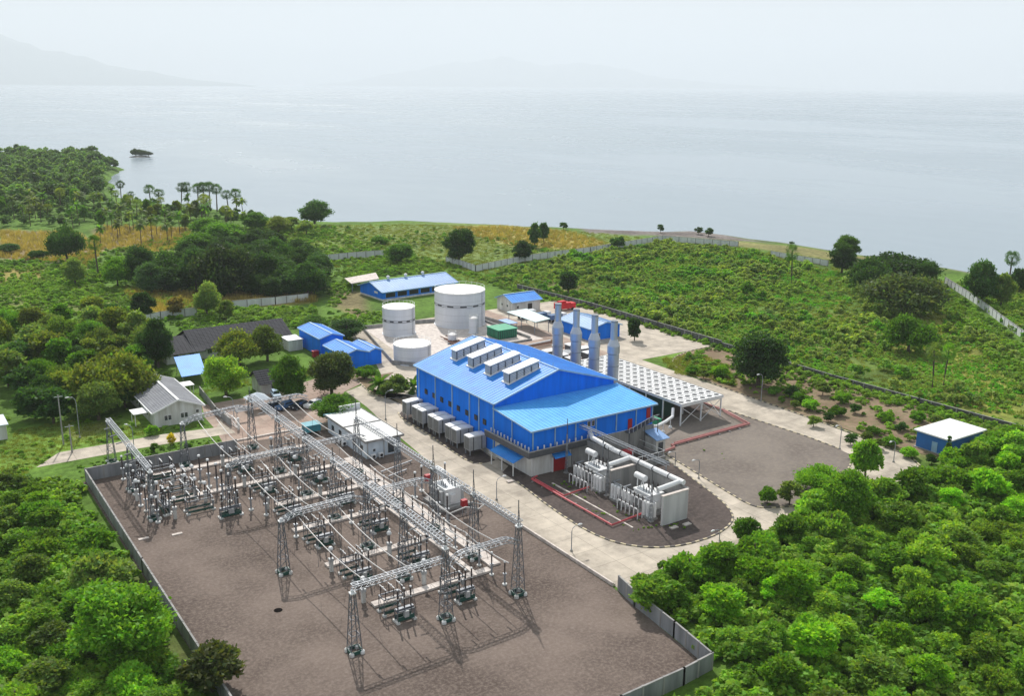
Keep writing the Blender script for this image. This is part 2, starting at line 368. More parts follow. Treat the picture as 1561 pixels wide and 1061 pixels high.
def ground_z(x, y):
    i = np.clip(np.searchsorted(ys, y)-1, 0, len(ys)-2); j = np.clip(np.searchsorted(xs, x)-1, 0, len(xs)-2)
    fx = (x-xs[j])/(xs[j+1]-xs[j]); fy = (y-ys[i])/(ys[i+1]-ys[i])
    return (Z[i, j]*(1-fx)+Z[i, j+1]*fx)*(1-fy)+(Z[i+1, j]*(1-fx)+Z[i+1, j+1]*fx)*fy
GREEN = (.10, .185, .03); OLIVE = (.15, .17, .05); GRASS = (.16, .27, .045)
YELLOW = (.31, .26, .08); GOLD = (.22, .21, .085); TAN = (.27, .215, .125); SOIL = (.23, .155, .105); BEACH = (.20, .175, .165); FARG = (.16, .23, .06); DK = (.03, .055, .018)
colr = np.zeros(X.shape+(3,)); colr[:] = GREEN
def paint(px, c, soft=3.0, amt=1.0, z=0):
    poly = np.array([P2(u, v, z) for u, v in px]); d = segdist(Xw, Yw, poly)*np.where(inpoly(Xw, Yw, poly), 1, -1)
    a = (np.clip(d/soft+.5, 0, 1)*amt)[..., None]; colr[:] = colr*(1-a)+np.array(c)*a
paint([(500,345),(700,338),(880,352),(1000,365),(900,385),(800,400),(690,402),(600,385),(510,385),(420,400),(380,360)], FARG, 12)
paint([(690,345),(770,342),(870,352),(925,372),(900,384),(860,380),(780,375),(700,352)], YELLOW, 5)
paint([(560,350),(690,347),(760,370),(720,395),(650,375)], OLIVE, 14, .6)
paint([(880,345),(1010,350),(1060,350),(1110,358),(1180,370),(1110,366),(1000,358),(900,356)], BEACH, 4)
paint([(1000,362),(1110,366),(1250,379),(1320,390),(1440,412),(1330,405),(1200,388),(1130,376),(1010,364)], GOLD, 6)
paint([(1350,500),(1440,470),(1500,520),(1561,580),(1561,670),(1480,640),(1400,560),(1300,520),(1240,480),(1290,480)], (.24, .25, .055), 14)
paint([(1160,470),(1260,500),(1350,580),(1290,560),(1180,520)], OLIVE, 14, .7)
paint([(0,350),(110,352),(150,372),(130,380),(140,400),(60,402),(0,395)], TAN, 3)
paint([(150,345),(290,348),(290,375),(230,385),(160,380),(120,420),(130,375)], TAN, 3)
paint([(0,412),(70,408),(85,428),(25,432),(0,430)], YELLOW, 2)
paint([(190,440),(300,446),(480,452),(480,462),(360,468),(250,480),(200,465)], YELLOW, 4)
paint([(0,430),(190,440),(190,478),(0,470)], (.2, .24, .07), 6, .9)
paint([(1040,560),(1130,560),(1190,595),(1300,620),(1400,660),(1561,690),(1500,705),(1380,690),(1240,640),(1120,600)], SOIL, 5, .85)
paint([(1000,545),(1060,538),(1110,560),(1110,590),(1060,570)], GRASS, 4)
paint([(500,440),(560,445),(560,480),(535,490),(520,470)], SOIL, 3, .7)
paint([(840,420),(900,440),(920,455),(860,460),(830,440)], SOIL, 6, .6)
paint([(60,655),(240,625),(220,660),(60,710),(0,720),(0,670)], GRASS, 5)
paint([(110,660),(160,640),(165,655),(120,672)], SOIL, 3, .5)
paint([(200,880),(260,960),(300,1010),(250,1000),(190,930)], SOIL, 4, .6)
paint([(1200,960),(1320,900),(1340,940),(1250,1000)], SOIL, 6, .6)
shore = (np.clip(1-sdist/7, 0, 1)*np.clip((X-205)/40, 0, 1))[..., None]; colr = colr*(1-shore)+np.array(BEACH)*shore
nx, ny = len(xs), len(ys)
me = bpy.data.meshes.new('ground')
co = np.stack([X, Y, Z], -1).reshape(-1, 3)
ii, jj = np.meshgrid(np.arange(ny-1), np.arange(nx-1), indexing='ij')
fq = np.stack([ii*nx+jj, ii*nx+jj+1, (ii+1)*nx+jj+1, (ii+1)*nx+jj], -1).reshape(-1, 4)
def mesh_np(name, co, fq, cols=None, uvr=None, smooth=False, material=None, link=True):
    me = bpy.data.meshes.new(name); nv, nf = len(co), len(fq)
    me.vertices.add(nv); me.vertices.foreach_set('co', np.asarray(co, np.float32).ravel())
    k = fq.shape[1]; me.loops.add(nf*k); me.loops.foreach_set('vertex_index', fq.astype(np.int32).ravel())
    me.polygons.add(nf); me.polygons.foreach_set('loop_start', np.arange(0, nf*k, k, dtype=np.int32)); me.polygons.foreach_set('loop_total', np.full(nf, k, np.int32))
    if smooth: me.polygons.foreach_set('use_smooth', np.ones(nf, bool))
    if cols is not None:
        a = me.color_attributes.new('tint', 'FLOAT_COLOR', 'POINT'); a.data.foreach_set('color', np.concatenate([cols, np.ones((nv, 1))], 1).astype(np.float32).ravel())
    me.update(calc_edges=True)
    if material: me.materials.append(material)
    o = bpy.data.objects.new(name, me)
    if link: COL.objects.link(o)
    return o
gm = bpy.data.materials.new('land'); gm.use_nodes = True; t = gm.node_tree; b = t.nodes['Principled BSDF']; b.inputs['Roughness'].default_value = .95; b.inputs['Specular IOR Level'].default_value = .1
at = nd(t, 'ShaderNodeAttribute'); at.attribute_name = 'tint'; g = nd(t, 'ShaderNodeNewGeometry')
n1 = nd(t, 'ShaderNodeTexNoise'); n1.inputs['Scale'].default_value = .5; n1.inputs['Detail'].default_value = 9; n1.inputs['Roughness'].default_value = .75
n2 = nd(t, 'ShaderNodeTexNoise'); n2.inputs['Scale'].default_value = .06; n2.inputs['Detail'].default_value = 6
for q in (n1, n2): t.links.new(g.outputs['Position'], q.inputs[0])
r1 = nd(t, 'ShaderNodeMapRange'); r1.inputs[1].default_value = .3; r1.inputs[2].default_value = .75; r1.inputs[3].default_value = .45; r1.inputs[4].default_value = 1.6; t.links.new(n1.outputs[0], r1.inputs[0])
r2 = nd(t, 'ShaderNodeMapRange'); r2.inputs[1].default_value = .35; r2.inputs[2].default_value = .65; r2.inputs[3].default_value = .75; r2.inputs[4].default_value = 1.25; t.links.new(n2.outputs[0], r2.inputs[0])
mu = nd(t, 'ShaderNodeMath', operation='MULTIPLY'); t.links.new(r1.outputs[0], mu.inputs[0]); t.links.new(r2.outputs[0], mu.inputs[1])
vm = nd(t, 'ShaderNodeVectorMath', operation='SCALE'); t.links.new(at.outputs['Color'], vm.inputs[0]); t.links.new(mu.outputs[0], vm.inputs['Scale']); t.links.new(vm.outputs[0], b.inputs['Base Color'])
bp = nd(t, 'ShaderNodeBump'); bp.inputs['Distance'].default_value = .25; bp.inputs['Strength'].default_value = .9; t.links.new(n1.outputs[0], bp.inputs['Height']); t.links.new(bp.outputs[0], b.inputs['Normal'])
go = mesh_np('ground', co, fq, colr.reshape(-1, 3), smooth=True, material=gm); tag(go, kind='structure')

# sea
sm = bpy.data.materials.new('sea water'); sm.use_nodes = True; t = sm.node_tree; b = t.nodes['Principled BSDF']
b.inputs['Base Color'].default_value = (.2, .26, .315, 1); b.inputs['Roughness'].default_value = .32; b.inputs['IOR'].default_value = 1.33
g = nd(t, 'ShaderNodeNewGeometry'); mpn = nd(t, 'ShaderNodeMapping'); mpn.inputs['Scale'].default_value = (1, .5, 1); mpn.inputs['Rotation'].default_value = (0, 0, R(30))
t.links.new(g.outputs['Position'], mpn.inputs[0])
na = nd(t, 'ShaderNodeTexNoise'); na.inputs['Scale'].default_value = .25; na.inputs['Detail'].default_value = 4
nb = nd(t, 'ShaderNodeTexNoise'); nb.inputs['Scale'].default_value = .0025; nb.inputs['Detail'].default_value = 6; nb.inputs['Roughness'].default_value = .6
t.links.new(mpn.outputs[0], na.inputs[0]); t.links.new(mpn.outputs[0], nb.inputs[0])
rr = nd(t, 'ShaderNodeMapRange'); rr.inputs[1].default_value = .4; rr.inputs[2].default_value = .62; rr.inputs[3].default_value = .16; rr.inputs[4].default_value = .3
t.links.new(nb.outputs[0], rr.inputs[0]); t.links.new(rr.outputs[0], b.inputs['Roughness'])
cr = nd(t, 'ShaderNodeValToRGB'); cr.color_ramp.elements[0].position = .4; cr.color_ramp.elements[1].position = .6
cr.color_ramp.elements[0].color = (.215, .275, .325, 1); cr.color_ramp.elements[1].color = (.255, .315, .36, 1)
t.links.new(nb.outputs[0], cr.inputs[0]); t.links.new(cr.outputs[0], b.inputs['Base Color'])
bp = nd(t, 'ShaderNodeBump'); bp.inputs['Distance'].default_value = .12; bp.inputs['Strength'].default_value = .35; t.links.new(na.outputs[0], bp.inputs['Height']); t.links.new(bp.outputs[0], b.inputs['Normal'])
b2 = MB(); S = 60000; b2.add([(-S, -S, -4), (S, -S, -4), (S, S, -4), (-S, S, -4)], [(0, 1, 2, 3)]); tag(b2.build('sea', sm), kind='structure')

# far mountains across the bay, real size, 15-24 km out
hm = mat('far mountain forest', (.05, .09, .04), 1, 0, scale=.002)
def mountain(px0, px1, prof, dist, name='hills'):
    """ridge seen between photograph columns px0..px1; prof = heights in metres along it"""
    n = 60; m_ = 10; vs = []
    for i in range(n+1):
        u = px0+(px1-px0)*i/n; d = FWD+RGT*((u-780.5)/F0); d.z = 0; d.normalize()
        f = i/n*(len(prof)-1); k = min(int(f), len(prof)-2); h = prof[k]*(1-(f-k))+prof[k+1]*(f-k)
        h = h*(1+.05*math.sin(i*.9)+.04*math.sin(i*2.3))
        for j in range(m_+1):
            q = d*(dist+(j-m_/2)*900); vs.append((q.x, q.y, -10+max(h, 1)*math.cos((j/m_-.5)*math.pi)**1.1 if 0 < j < m_ else -10))
    fs = [(i*(m_+1)+j, (i+1)*(m_+1)+j, (i+1)*(m_+1)+j+1, i*(m_+1)+j+1) for i in range(n) for j in range(m_)]
    b = MB(); b.add(vs, fs); o = b.build(name, hm, smooth=True); return tag(o, kind='structure')
mountain(-500, 420, [2000, 1990, 1940, 1860, 1680, 1400, 970, 520, 190, 0], 30000)
mountain(480, 1250, [0, 200, 560, 900, 1150, 860, 960, 500, 280, 150, 70, 0], 41000)

# ------------------------------------------------------------------ paved ground
sheet('concrete_apron', [(84.7,98.4),(88,98.2),(93.2,99.3),(99,98),(106.2,98.4),(114,98.8),(120.5,99.6),(131,100.6),(139,100.2),(148,99.6),(156.6,98.9),(163.6,103.6),(166.5,108),(168.2,130.6),(168.7,160),(169,190),(195,190),(195.3,262),(165,262),(116,262),(112,235),(104,212),(91.5,206),(90.6,193),(88.4,178),(86.2,158),(85.1,143),(84.7,127)], .03, concrete)
sheet('grass_island_soil', smooth_poly([(169.4,100),(196,100),(196,189),(186,189.5),(178,187),(172.5,182),(170.5,174),(169.4,160),(169,130)], 1), .10, soil)
EAST = [(125.2,137.5),(124.9,131),(122.2,121),(119.8,112.2),(117.4,107.2),(114.2,104.6),(108.7,102.9),(102,103.1),(97.2,105.2),(93.8,109.3),(92.5,115.3),(92.9,125.3),(94.6,138.7)]
isl = EAST+[(94.8,144),(97.5,146),(98.1,152),(127.7,152),(127.7,141)]
sheet('gravel_island', isl, .12, gravel_dark)
kerb(smooth_poly(EAST, 1, False), 'yellow and black kerb curving round the dark gravel of the transformer bays')
rk = [(98,150),(94,149.8),(92.3,151.5),(92.6,160),(93.5,170),(93.2,181),(94.6,185.5),(98,186)]
sheet('gravel_strip', smooth_poly(rk, 1), .12, gravel_dark); kerb(smooth_poly(rk[1:-1], 1, False), 'yellow and black kerb in front of the grey radiator row')
lot = [(127.9,137),(126.8,134),(125.5,126),(123.6,115.3),(122.6,109),(123.2,106.6),(125.4,105.2),(131.5,102.6),(139,104.5),(150,109.5),(157.2,113.5),(158,118),(158.2,126),(156.8,148),(156.8,196),(128,196)]
sheet('gravel_lot', lot, .11, gravel_grey); kerb(smooth_poly(lot[0:11], 1, False), 'yellow and black kerb along the west side of the empty gravel lot')
kerb([(158.3,118),(158.5,126),(157.1,148),(157.1,190)], 'thin kerb between the empty gravel lot and the north road', step=.9)
kerb(smooth_poly([(163.9,103.6),(167,108),(168.5,130),(168.8,160),(170,174),(172.5,182.2),(178,187.3),(186,189.8),(195,190)], 1, False), 'kerb along the far side of the north road beside the planted strip')
sheet('equipment_pad', [(129,150),(156,150),(156,194),(129,194)], .125, gravel_dark)
sheet('planting_bed', [P2(543,578), P2(556,592), P2(572,603), P2(590,608), P2(631,605), (98,190), (98,205), P2(600,568)], .12, soil); kerb([P2(543,578), P2(556,592), P2(572,603), P2(590,608), P2(631,605)], 'curved kerb of the planted bed at the far left corner of the blue hall')
# tank farm and process yard
sheet('tank_farm_slab', [(116.5,222),(160,222),(160,248.5),(158,251),(122,260)], .07, slab)
sheet('process_yard', [(131,200),(158,197),(166,200),(166,262),(160,262),(160,222),(131,221)], .06, paving)
# west road, gate yard and car park
sheet('west_road', [P2(55,713),P2(200,686),P2(300,669),P2(360,660),(60,199),(62,205),P2(330,652),P2(250,662),P2(90,690)], .02, concrete)
sheet('gate_yard', [(56,186),(84,183),(85,197),(91,206),(104,214),(96,222),(74,214),(60,214),(58,205),(57.5,196)], .015, paving)
# the switchyard
YX0, YX1, YY0, YY1 = 28.6, 84.3, 55, 181.2
sheet('switchyard_gravel', [(28.6,74.6),(48,74.9),(66,75.4),(76,75.6),(81.2,76),(83.4,93),(84.3,99),(84.6,128),(86,158),(87.5,178),(84,186),(57,186.5),(56.5,181.4),(28.6,181.2)], .01, gravel_brown)

fence([(28.6,60),(28.7,98),(28.9,140),(29.2,181.2)], 'long grey panel wall along the left side of the switchyard', 2.3)
fence([(29.2,181.3),(57,181.5)], 'grey panel wall at the back of the switchyard beside the white road', 2.4)
fence([(84.3,97.6),(83.4,93),(82.4,84),(81.2,76.1)], 'grey panel wall right of the switchyard below the leafy thicket', 2.3)
fence([(81.2,76),(76,75.5),(66,75.3),(48,74.8)], 'grey panel wall across the bottom corner of the switchyard', 2.3)
g_ = fence([P2(305,600),P2(330,632),P2(352,650)], 'low weathered wall running from the white house to the gate', 1.6)
# outer walls
ow = [('pale panel wall behind the dark trees left of the long blue building', [(475,400),(530,394),(585,390)], fence_pale), ('pale panel wall below the yellow maize left of the long blue building', [(355,470),(420,464),(470,458)], fence_pale),
      ('pale panel wall left of the slender grey green trees', [(215,494),(245,487),(300,480)], fence_pale), ('pale panel wall beside the big round dark tree', [(680,400),(700,405),(725,414)], fence_pale),
      ('pale panel wall below the golden field', [(725,414),(800,398),(900,385),(1010,367)], fence_pale), ('pale panel wall at the far top of the bushy meadow', [(1010,367),(1125,376)], fence_pale),
      ('pale panel wall behind the slim palm at the far right', [(1175,391),(1215,398),(1262,406)], fence_pale), ('pale panel wall running down the right edge of the meadow', [(1440,432),(1490,465),(1525,492),(1570,525)], fence_pale)]
for lab, px, mm in ow: fence([P2(*q) for q in px], lab, 2.4, mm, 4)
fence([(193,284),(196.2,246),(196.2,214),(196.2,188)], 'dark weathered wall behind the red fire engine below the green meadow', 1.9, wall_dark)
fence([(196.2,188),(196.2,150),(197.5,127),(199,103)], 'dark weathered wall half hidden by bushes behind the planted strip', 1.4, wall_dark)
# ------------------------------------------------------------------ engine hall
hall = thing('engine_hall', 'huge bright blue metal hall with a pale blue pitched roof and four louvred boxes', 'building', (98, 139.3, 0))
HX0, HX1, HY0, HY1, HE, HR = 98.0, 127.4, 151.6, 183.0, 11.0, 15.4
gable(hall, HX0, HX1, HY0, HY1, HE, HR, 'y', .45, wall_blue, roof_blue_y, white_wall, .9, trim_blue, ribs=False)
# seams of the two slopes run from ridge to eave
b = MB()
for sg in (-1, 1):
    y = HY0+.3
    while y < HY1: b.bar(((HX0-.4) if sg < 0 else HX1+.4, y, HE+.08), ((HX0+HX1)/2, y, HR+.2), .05, .05); y += .95
b.build('roof_seam', trim_blue if False else roof_blue_y, hall)
# lean-to
w = MB(); LX0, LX1, LY0 = 98.0, 127.4, 139.3
w.add([(LX0,LY0,4.9),(LX1,LY0,4.9),(LX1,HY0-.01,4.9),(LX0,HY0-.01,4.9),(LX0,LY0,9),(LX1,LY0,9),(LX1,HY0-.01,9.9),(LX0,HY0-.01,9.9)], [(0,1,5,4),(1,2,6,5),(3,0,4,7),(2,3,7,6)])
w.build('annex_wall', wall_blue, hall)
b = MB(); b.box(98.0, 127.4, 139.25, 151.5, -.1, 4.9); b.build('annex_base_wall', white_wall, hall)
b = MB(); b.box(107.2, 127.6, 139.05, 139.25, -.1, 4.86); b.build('grey_base_wall', grey_wall, hall)
r_ = MB(); x0, x1, y0, y1, z0, z1 = 97.5, 128.0, 138.8, 151.55, 9.05, 10.02
r_.add([(x0,y0,z0),(x1,y0,z0),(x1,y1,z1),(x0,y1,z1),(x0,y0,z0+.14),(x1,y0,z0+.14),(x1,y1,z1+.14),(x0,y1,z1+.14)], [(0,3,2,1),(4,5,6,7),(0,1,5,4),(1,2,6,5),(2,3,7,6),(3,0,4,7)])
x = x0+.4
while x < x1: r_.bar((x, y0, z0+.17), (x, y1, z1+.17), .06, .06); x += .9
r_.build('annex_roof', mat('bright pale blue roof', (.10, .45, .90), .4, 0, col2=(.07, .36, .78), scale=.5), hall)
b = MB(); b.bar((x0-.1, y0-.12, z0), (x1+.1, y0-.12, z0), .2, .3); b.bar((x0-.08, y0, z0+.1), (x0-.08, y1, z1+.1), .12, .25); b.bar((x1+.08, y0, z0+.1), (x1+.08, y1, z1+.1), .12, .25); b.build('annex_gutter', trim_blue, hall)
b = MB()
for y in (181.8, 174.6, 167.6, 160.8, 157.2, 151.9): b.box(97.82, 97.98, y-.14, y+.14, .9, 10.9)
b.build('downpipe', trim_blue, hall)
b = MB()
for x in (98.3, 103.3, 108.1, 113, 118, 123, 127.2): b.box(x-.11, x+.11, 139.12, 139.28, 5.3, 9)
b.box(97.84, 97.98, 145.4, 145.6, 5.3, 9.4); b.build('wall_post', trim_blue, hall)
for y in (178.7, 175.3, 172, 168.6, 165.2, 161.9, 158.4, 155.2):
    l = MB(); l.box(97.86, 97.99, y-.55, y+.55, 5.6, 6.7); lo = l.build('louvre', dark, hall); lo['_base'] = hall['_base']
    l = MB(); [l.box(97.80, 97.86, y-.5, y+.5, 5.7+k*.24, 5.78+k*.24) for k in range(4)]; l.build('slats', steel_dk, lo)
window(hall, 111.3, 139.27, 7.4, .6, 1.0, '-y'); window(hall, 112.3, 139.27, 7.4, .6, 1.0, '-y')
# cantilevered walkway round the corner
b = MB(); b.box(96.6, 98, 138, 153, 4.25, 4.6); b.box(98, 112.5, 138, 139.25, 4.25, 4.6)
b.box(96.5, 96.65, 137.9, 153, 4.6, 5.5); b.box(96.65, 112.5, 137.9, 138.05, 4.6, 5.5); b.build('walkway', steel_dk, hall)
b = MB(); b.box(96.42, 96.72, 137.8, 153, 5.5, 5.6); b.box(96.72, 112.5, 137.8, 138.1, 5.5, 5.6); b.build('walkway_cap', grey_wall, hall)
b = MB()
for k in range(12): b.box(97.2, 97.4, 139+k*1.15, 139.2+k*1.15, 5.3, 6.1)
for k in range(9): b.box(98.8+k*1.45, 99+k*1.45, 138.4, 138.6, 5.3, 6.1)
b.build('vent_pipe', white_paint, hall)
# awnings
b = MB(); b.add([(95.2,141,2.7),(95.2,149,2.7),(98,149,3.6),(98,141,3.6),(95.2,141,2.82),(95.2,149,2.82),(98,149,3.72),(98,141,3.72)], [(0,1,2,3),(4,7,6,5),(0,4,5,1),(1,5,6,2),(3,7,4,0)]); b.build('side_awning', roof_blue_x, hall)
b = MB(); [b.box(95.3, 95.45, y, y+.15, 0, 2.7) for y in (141.2, 145, 148.6)]; b.build('awning_post', white_paint, hall)
b = MB(); b.add([(102.6,138,3.0),(106.4,138,3.0),(106.4,139.2,3.7),(102.6,139.2,3.7),(102.6,138,3.1),(106.4,138,3.1),(106.4,139.2,3.8),(102.6,139.2,3.8)], [(0,3,2,1),(4,5,6,7),(0,1,5,4),(1,2,6,5),(3,0,4,7)]); b.build('door_awning', roof_blue_x, hall)
b = MB(); b.box(102.9, 106.1, 139.0, 139.2, 0, 3.0); d = b.build('roller_door', red_d, hall); d['_base'] = hall['_base']
b = MB(); b.box(102.6, 102.88, 138.95, 139.22, 0, 3.05); b.box(106.12, 106.3, 138.95, 139.22, 0, 3.05); b.build('door_frame', white_paint, d)
for x, z in ((121.5, 4.95), (126.2, 6.4)):
    b = MB(); b.box(x-.5, x+.5, 139.14, 139.26, z, z+2.1); b.build('door', red_d, hall)
# outside stair on the front right
b = MB()
for k in range(12): b.box(121+k*.42, 121.42+k*.42, 137.6, 138.9, 4.9+k*.12-.1, 4.95+k*.12)
b.box(120, 121, 137.6, 139, 4.7, 4.85); b.box(126, 127.6, 137.6, 139, 6.2, 6.35)
for x, z in ((120.1, 4.7), (127.4, 6.2), (124, 5.6)): b.box(x-.06, x+.06, 137.6, 137.72, 0, z)
b.build('stair', steel_dk, hall)
b = MB(); b.bar((120, 137.6, 5.8), (121, 137.6, 5.8), .07); b.bar((121, 137.6, 5.9), (126, 137.6, 7.3), .07); b.bar((126, 137.6, 7.3), (127.6, 137.6, 7.3), .07)
for k in range(8): b.bar((120+k, 137.6, 4.8+max(0, k-1)*.28), (120+k, 137.6, 5.8+max(0, k-1)*.28), .05)
b.build('stair_rail', white_paint, hall)
# roof ventilator boxes
for i, y in enumerate((176.6, 169.9, 163.1, 156.3)):
    vx0, vx1, hw = 103.7, 110.8, 1.05; zt = lambda x: 15.9; zb = HE+(vx0-HX0)*.3
    b = MB(); b.add([(vx0,y-hw,HE+(vx0-HX0)*.3+.25),(vx1,y-hw,HE+(vx1-HX0)*.3+.25),(vx1,y+hw,HE+(vx1-HX0)*.3+.25),(vx0,y+hw,HE+(vx0-HX0)*.3+.25),
                     (vx0,y-hw,15.0),(vx1,y-hw,16.6),(vx1,y+hw,16.6),(vx0,y+hw,15.0)], [(0,3,2,1),(4,5,6,7),(0,1,5,4),(1,2,6,5),(2,3,7,6),(3,0,4,7)])
    v = b.build('ventilator', rad_m, hall); v['_base'] = hall['_base']
    c = MB(); c.add([(vx0-.25,y-hw-.2,15.0),(vx1+.1,y-hw-.2,16.6),(vx1+.1,y+hw+.2,16.6),(vx0-.25,y+hw+.2,15.0),(vx0-.25,y-hw-.2,15.16),(vx1+.1,y-hw-.2,16.78),(vx1+.1,y+hw+.2,16.78),(vx0-.25,y+hw+.2,15.16)], [(0,3,2,1),(4,5,6,7),(0,1,5,4),(1,2,6,5),(2,3,7,6),(3,0,4,7)])
    c.build('ventilator_cap', white_paint, v)
    c = MB()
    for k in range(5):
        x = vx0+.08+k*(vx1-vx0-.16)/4; zz = HE+(x-HX0)*.3+.3; c.box(x-.12, x+.12, y-hw-.06, y-hw-.003, zz, 14.9+(x-vx0)*.17)
    c.build('mullion', steel_dk, v)
    c = MB()
    for k in range(4):
        xa = vx0+.3+k*(vx1-vx0-.16)/4; xb = xa+1.8
        for j in range(4):
            t0 = .15+j*.22; za = HE+(xa-HX0)*.3+.3; zc = HE+(xb-HX0)*.3+.3; ha = 14.9+(xa-vx0)*.17-za; hb = 14.9+(xb-vx0)*.17-zc
            c.bar((xa, y-hw-.03, za+ha*t0), (xb, y-hw-.03, zc+hb*t0), .06, .1)
    c.build('louvre_blades', white_paint, v)
    c = MB(); c.add([(vx0-.3,y-hw-.3,HE+(vx0-.3-HX0)*.3+.2),(vx1+.3,y-hw-.3,HE+(vx1+.3-HX0)*.3+.2),(vx1+.3,y+hw+.3,HE+(vx1+.3-HX0)*.3+.2),(vx0-.3,y+hw+.3,HE+(vx0-.3-HX0)*.3+.2)]+
                    [(vx0-.3,y-hw-.3,HE+(vx0-.3-HX0)*.3+.4),(vx1+.3,y-hw-.3,HE+(vx1+.3-HX0)*.3+.4),(vx1+.3,y+hw+.3,HE+(vx1+.3-HX0)*.3+.4),(vx0-.3,y+hw+.3,HE+(vx0-.3-HX0)*.3+.4)], [(0,3,2,1),(4,5,6,7),(0,1,5,4),(1,2,6,5),(2,3,7,6),(3,0,4,7)])
    c.build('curb_flashing', white_paint, v)
b = MB()
for y in np.arange(153, 183, 4.2): b.bar((112.7, y, 15.6), (112.7, y, 16.5), .06)
b.build('lightning_rod', steel, hall)

# ------------------------------------------------------------------ stacks
SLAB = ['leftmost', 'second', 'third', 'rightmost']
sp = None
for i, y in enumerate((180.3, 173.3, 166.6, 159.9)):
    if sp is None:
        sp = thing('exhaust_stack', '', 'stack', (0, 0, 0), 'exhaust stacks behind the blue hall')
        b = MB(); b.lathe(0, 0, [(1.2, .3), (1.2, 13.6), (1.36, 13.9), (1.36, 15.5), (.9, 16.7), (.76, 16.9), (.76, 20.9)], 20); b.build('shell', stack_m, sp, smooth=False)
        b = MB(); b.lathe(0, 0, [(.76, 20.7), (.78, 21.1), (.6, 21.1), (.6, 20.6)], 20); b.build('rim', steel, sp)
        b = MB()
        for z in (4, 7.5, 11, 13.8, 15.4): b.lathe(0, 0, [(1.16, z), (1.34, z+.02), (1.34, z+.12), (1.16, z+.14)], 20)
        b.build('band', steel, sp)
        b = MB(); b.box(-1.9, 1.9, -1.9, 1.9, 0, .4); b.build('plinth', grey_wall, sp)
        b = MB(); b.bar((1.35, -.25, .4), (1.35, -.25, 16), .06); b.bar((1.35, .25, .4), (1.35, .25, 16), .06)
        for k in range(30): b.bar((1.35, -.25, .8+k*.5), (1.35, .25, .8+k*.5), .04)
        b.build('ladder', steel_dk, sp)
    place(sp, USED, (134, y, 0), 0, 1, label='%s of the four tall silver exhaust stacks behind the blue hall' % SLAB[i])
# silencers / ducts between hall and stacks
for i, y in enumerate((180.3, 173.3, 166.6, 159.9)):
    d = thing('exhaust_duct', 'silver duct leading to the %s exhaust stack' % SLAB[i], 'duct', (128, y, 0), 'exhaust ducts behind the blue hall')
    b = MB(); b.tube([(128, y, 5.2), (132.9, y, 5.2)], .7, 14); b.build('duct', steel, d); b = MB(); b.box(129.6, 129.9, y-.6, y-.3, 0, 4.7); b.box(129.6, 129.9, y+.3, y+.6, 0, 4.7); b.build('support', steel_dk, d)

# ------------------------------------------------------------------ radiator row
pr = None
ry = [181.0, 176.6, 174.1, 169.7, 167.2, 162.6, 160.1, 155.2]
ordn = ['first', 'second', 'third', 'fourth', 'fifth', 'sixth', 'seventh', 'eighth']
for i, y in enumerate(ry):
    if pr is None:
        pr = thing('radiator_unit', '', 'radiator', (0, 0, 0), 'grey radiator units beside the blue hall')
        b = MB(); b.box(-2.1, 1.7, -1.02, 1.02, 1.3, 4.6); b.build('housing', rad_m, pr)
        b = MB(); b.add([(-2.2,-1.08,4.6),(1.8,-1.08,4.6),(1.8,1.08,4.6),(-2.2,1.08,4.6),(-2.2,-1.08,4.8),(.4,-1.08,5.0),(.4,1.08,5.0),(-2.2,1.08,4.8),(1.8,-1.08,4.75),(1.8,1.08,4.75)],
                        [(0,3,2,1),(4,5,6,7),(5,8,9,6),(0,1,8,5,4),(2,3,7,6,9),(3,0,4,7),(1,2,9,8)]); b.build('cap', white_paint, pr)
        b = MB(); b.box(-2.16, -2.1, -.9, .9, 1.5, 4.4); b.build('grille', rad_dk, pr)
        b = MB(); [b.box(-2.2, -2.16, -.9+k*.3-.03, -.9+k*.3+.03, 1.5, 4.4) for k in range(7)]; b.box(-2.2, -2.16, -1.02, -.93, 1.3, 4.6); b.box(-2.2, -2.16, .93, 1.02, 1.3, 4.6); b.build('grille_frame', rad_m, pr)
        b = MB(); b.box(-1.3, -1.1, -1.06, -1.02, 1.3, 4.6); b.box(.6, .8, -1.06, -1.02, 1.3, 4.6); b.build('side_strip', steel_dk, pr)
        for sx in (-1.9, 1.5):
            for sy in (-.9, .9): b = MB(); b.box(sx-.1, sx+.1, sy-.1, sy+.1, .1, 1.3); b.build('leg', steel, pr)
        b = MB(); b.tube([(1.7, 0, 2), (1.95, 0, 2)], .5, 10); b.build('outlet', steel, pr)
    nm = 'grey radiator unit nearest the far end of the blue hall' if i == 0 else 'grey radiator unit nearest the dark walkway corner of the blue hall' if i == 7 else '%s grey radiator unit from the far end of the row beside the blue hall' % ordn[i]
    place(pr, USED, (96.0, y, .1), 0, (1, .95, .82), label=nm)

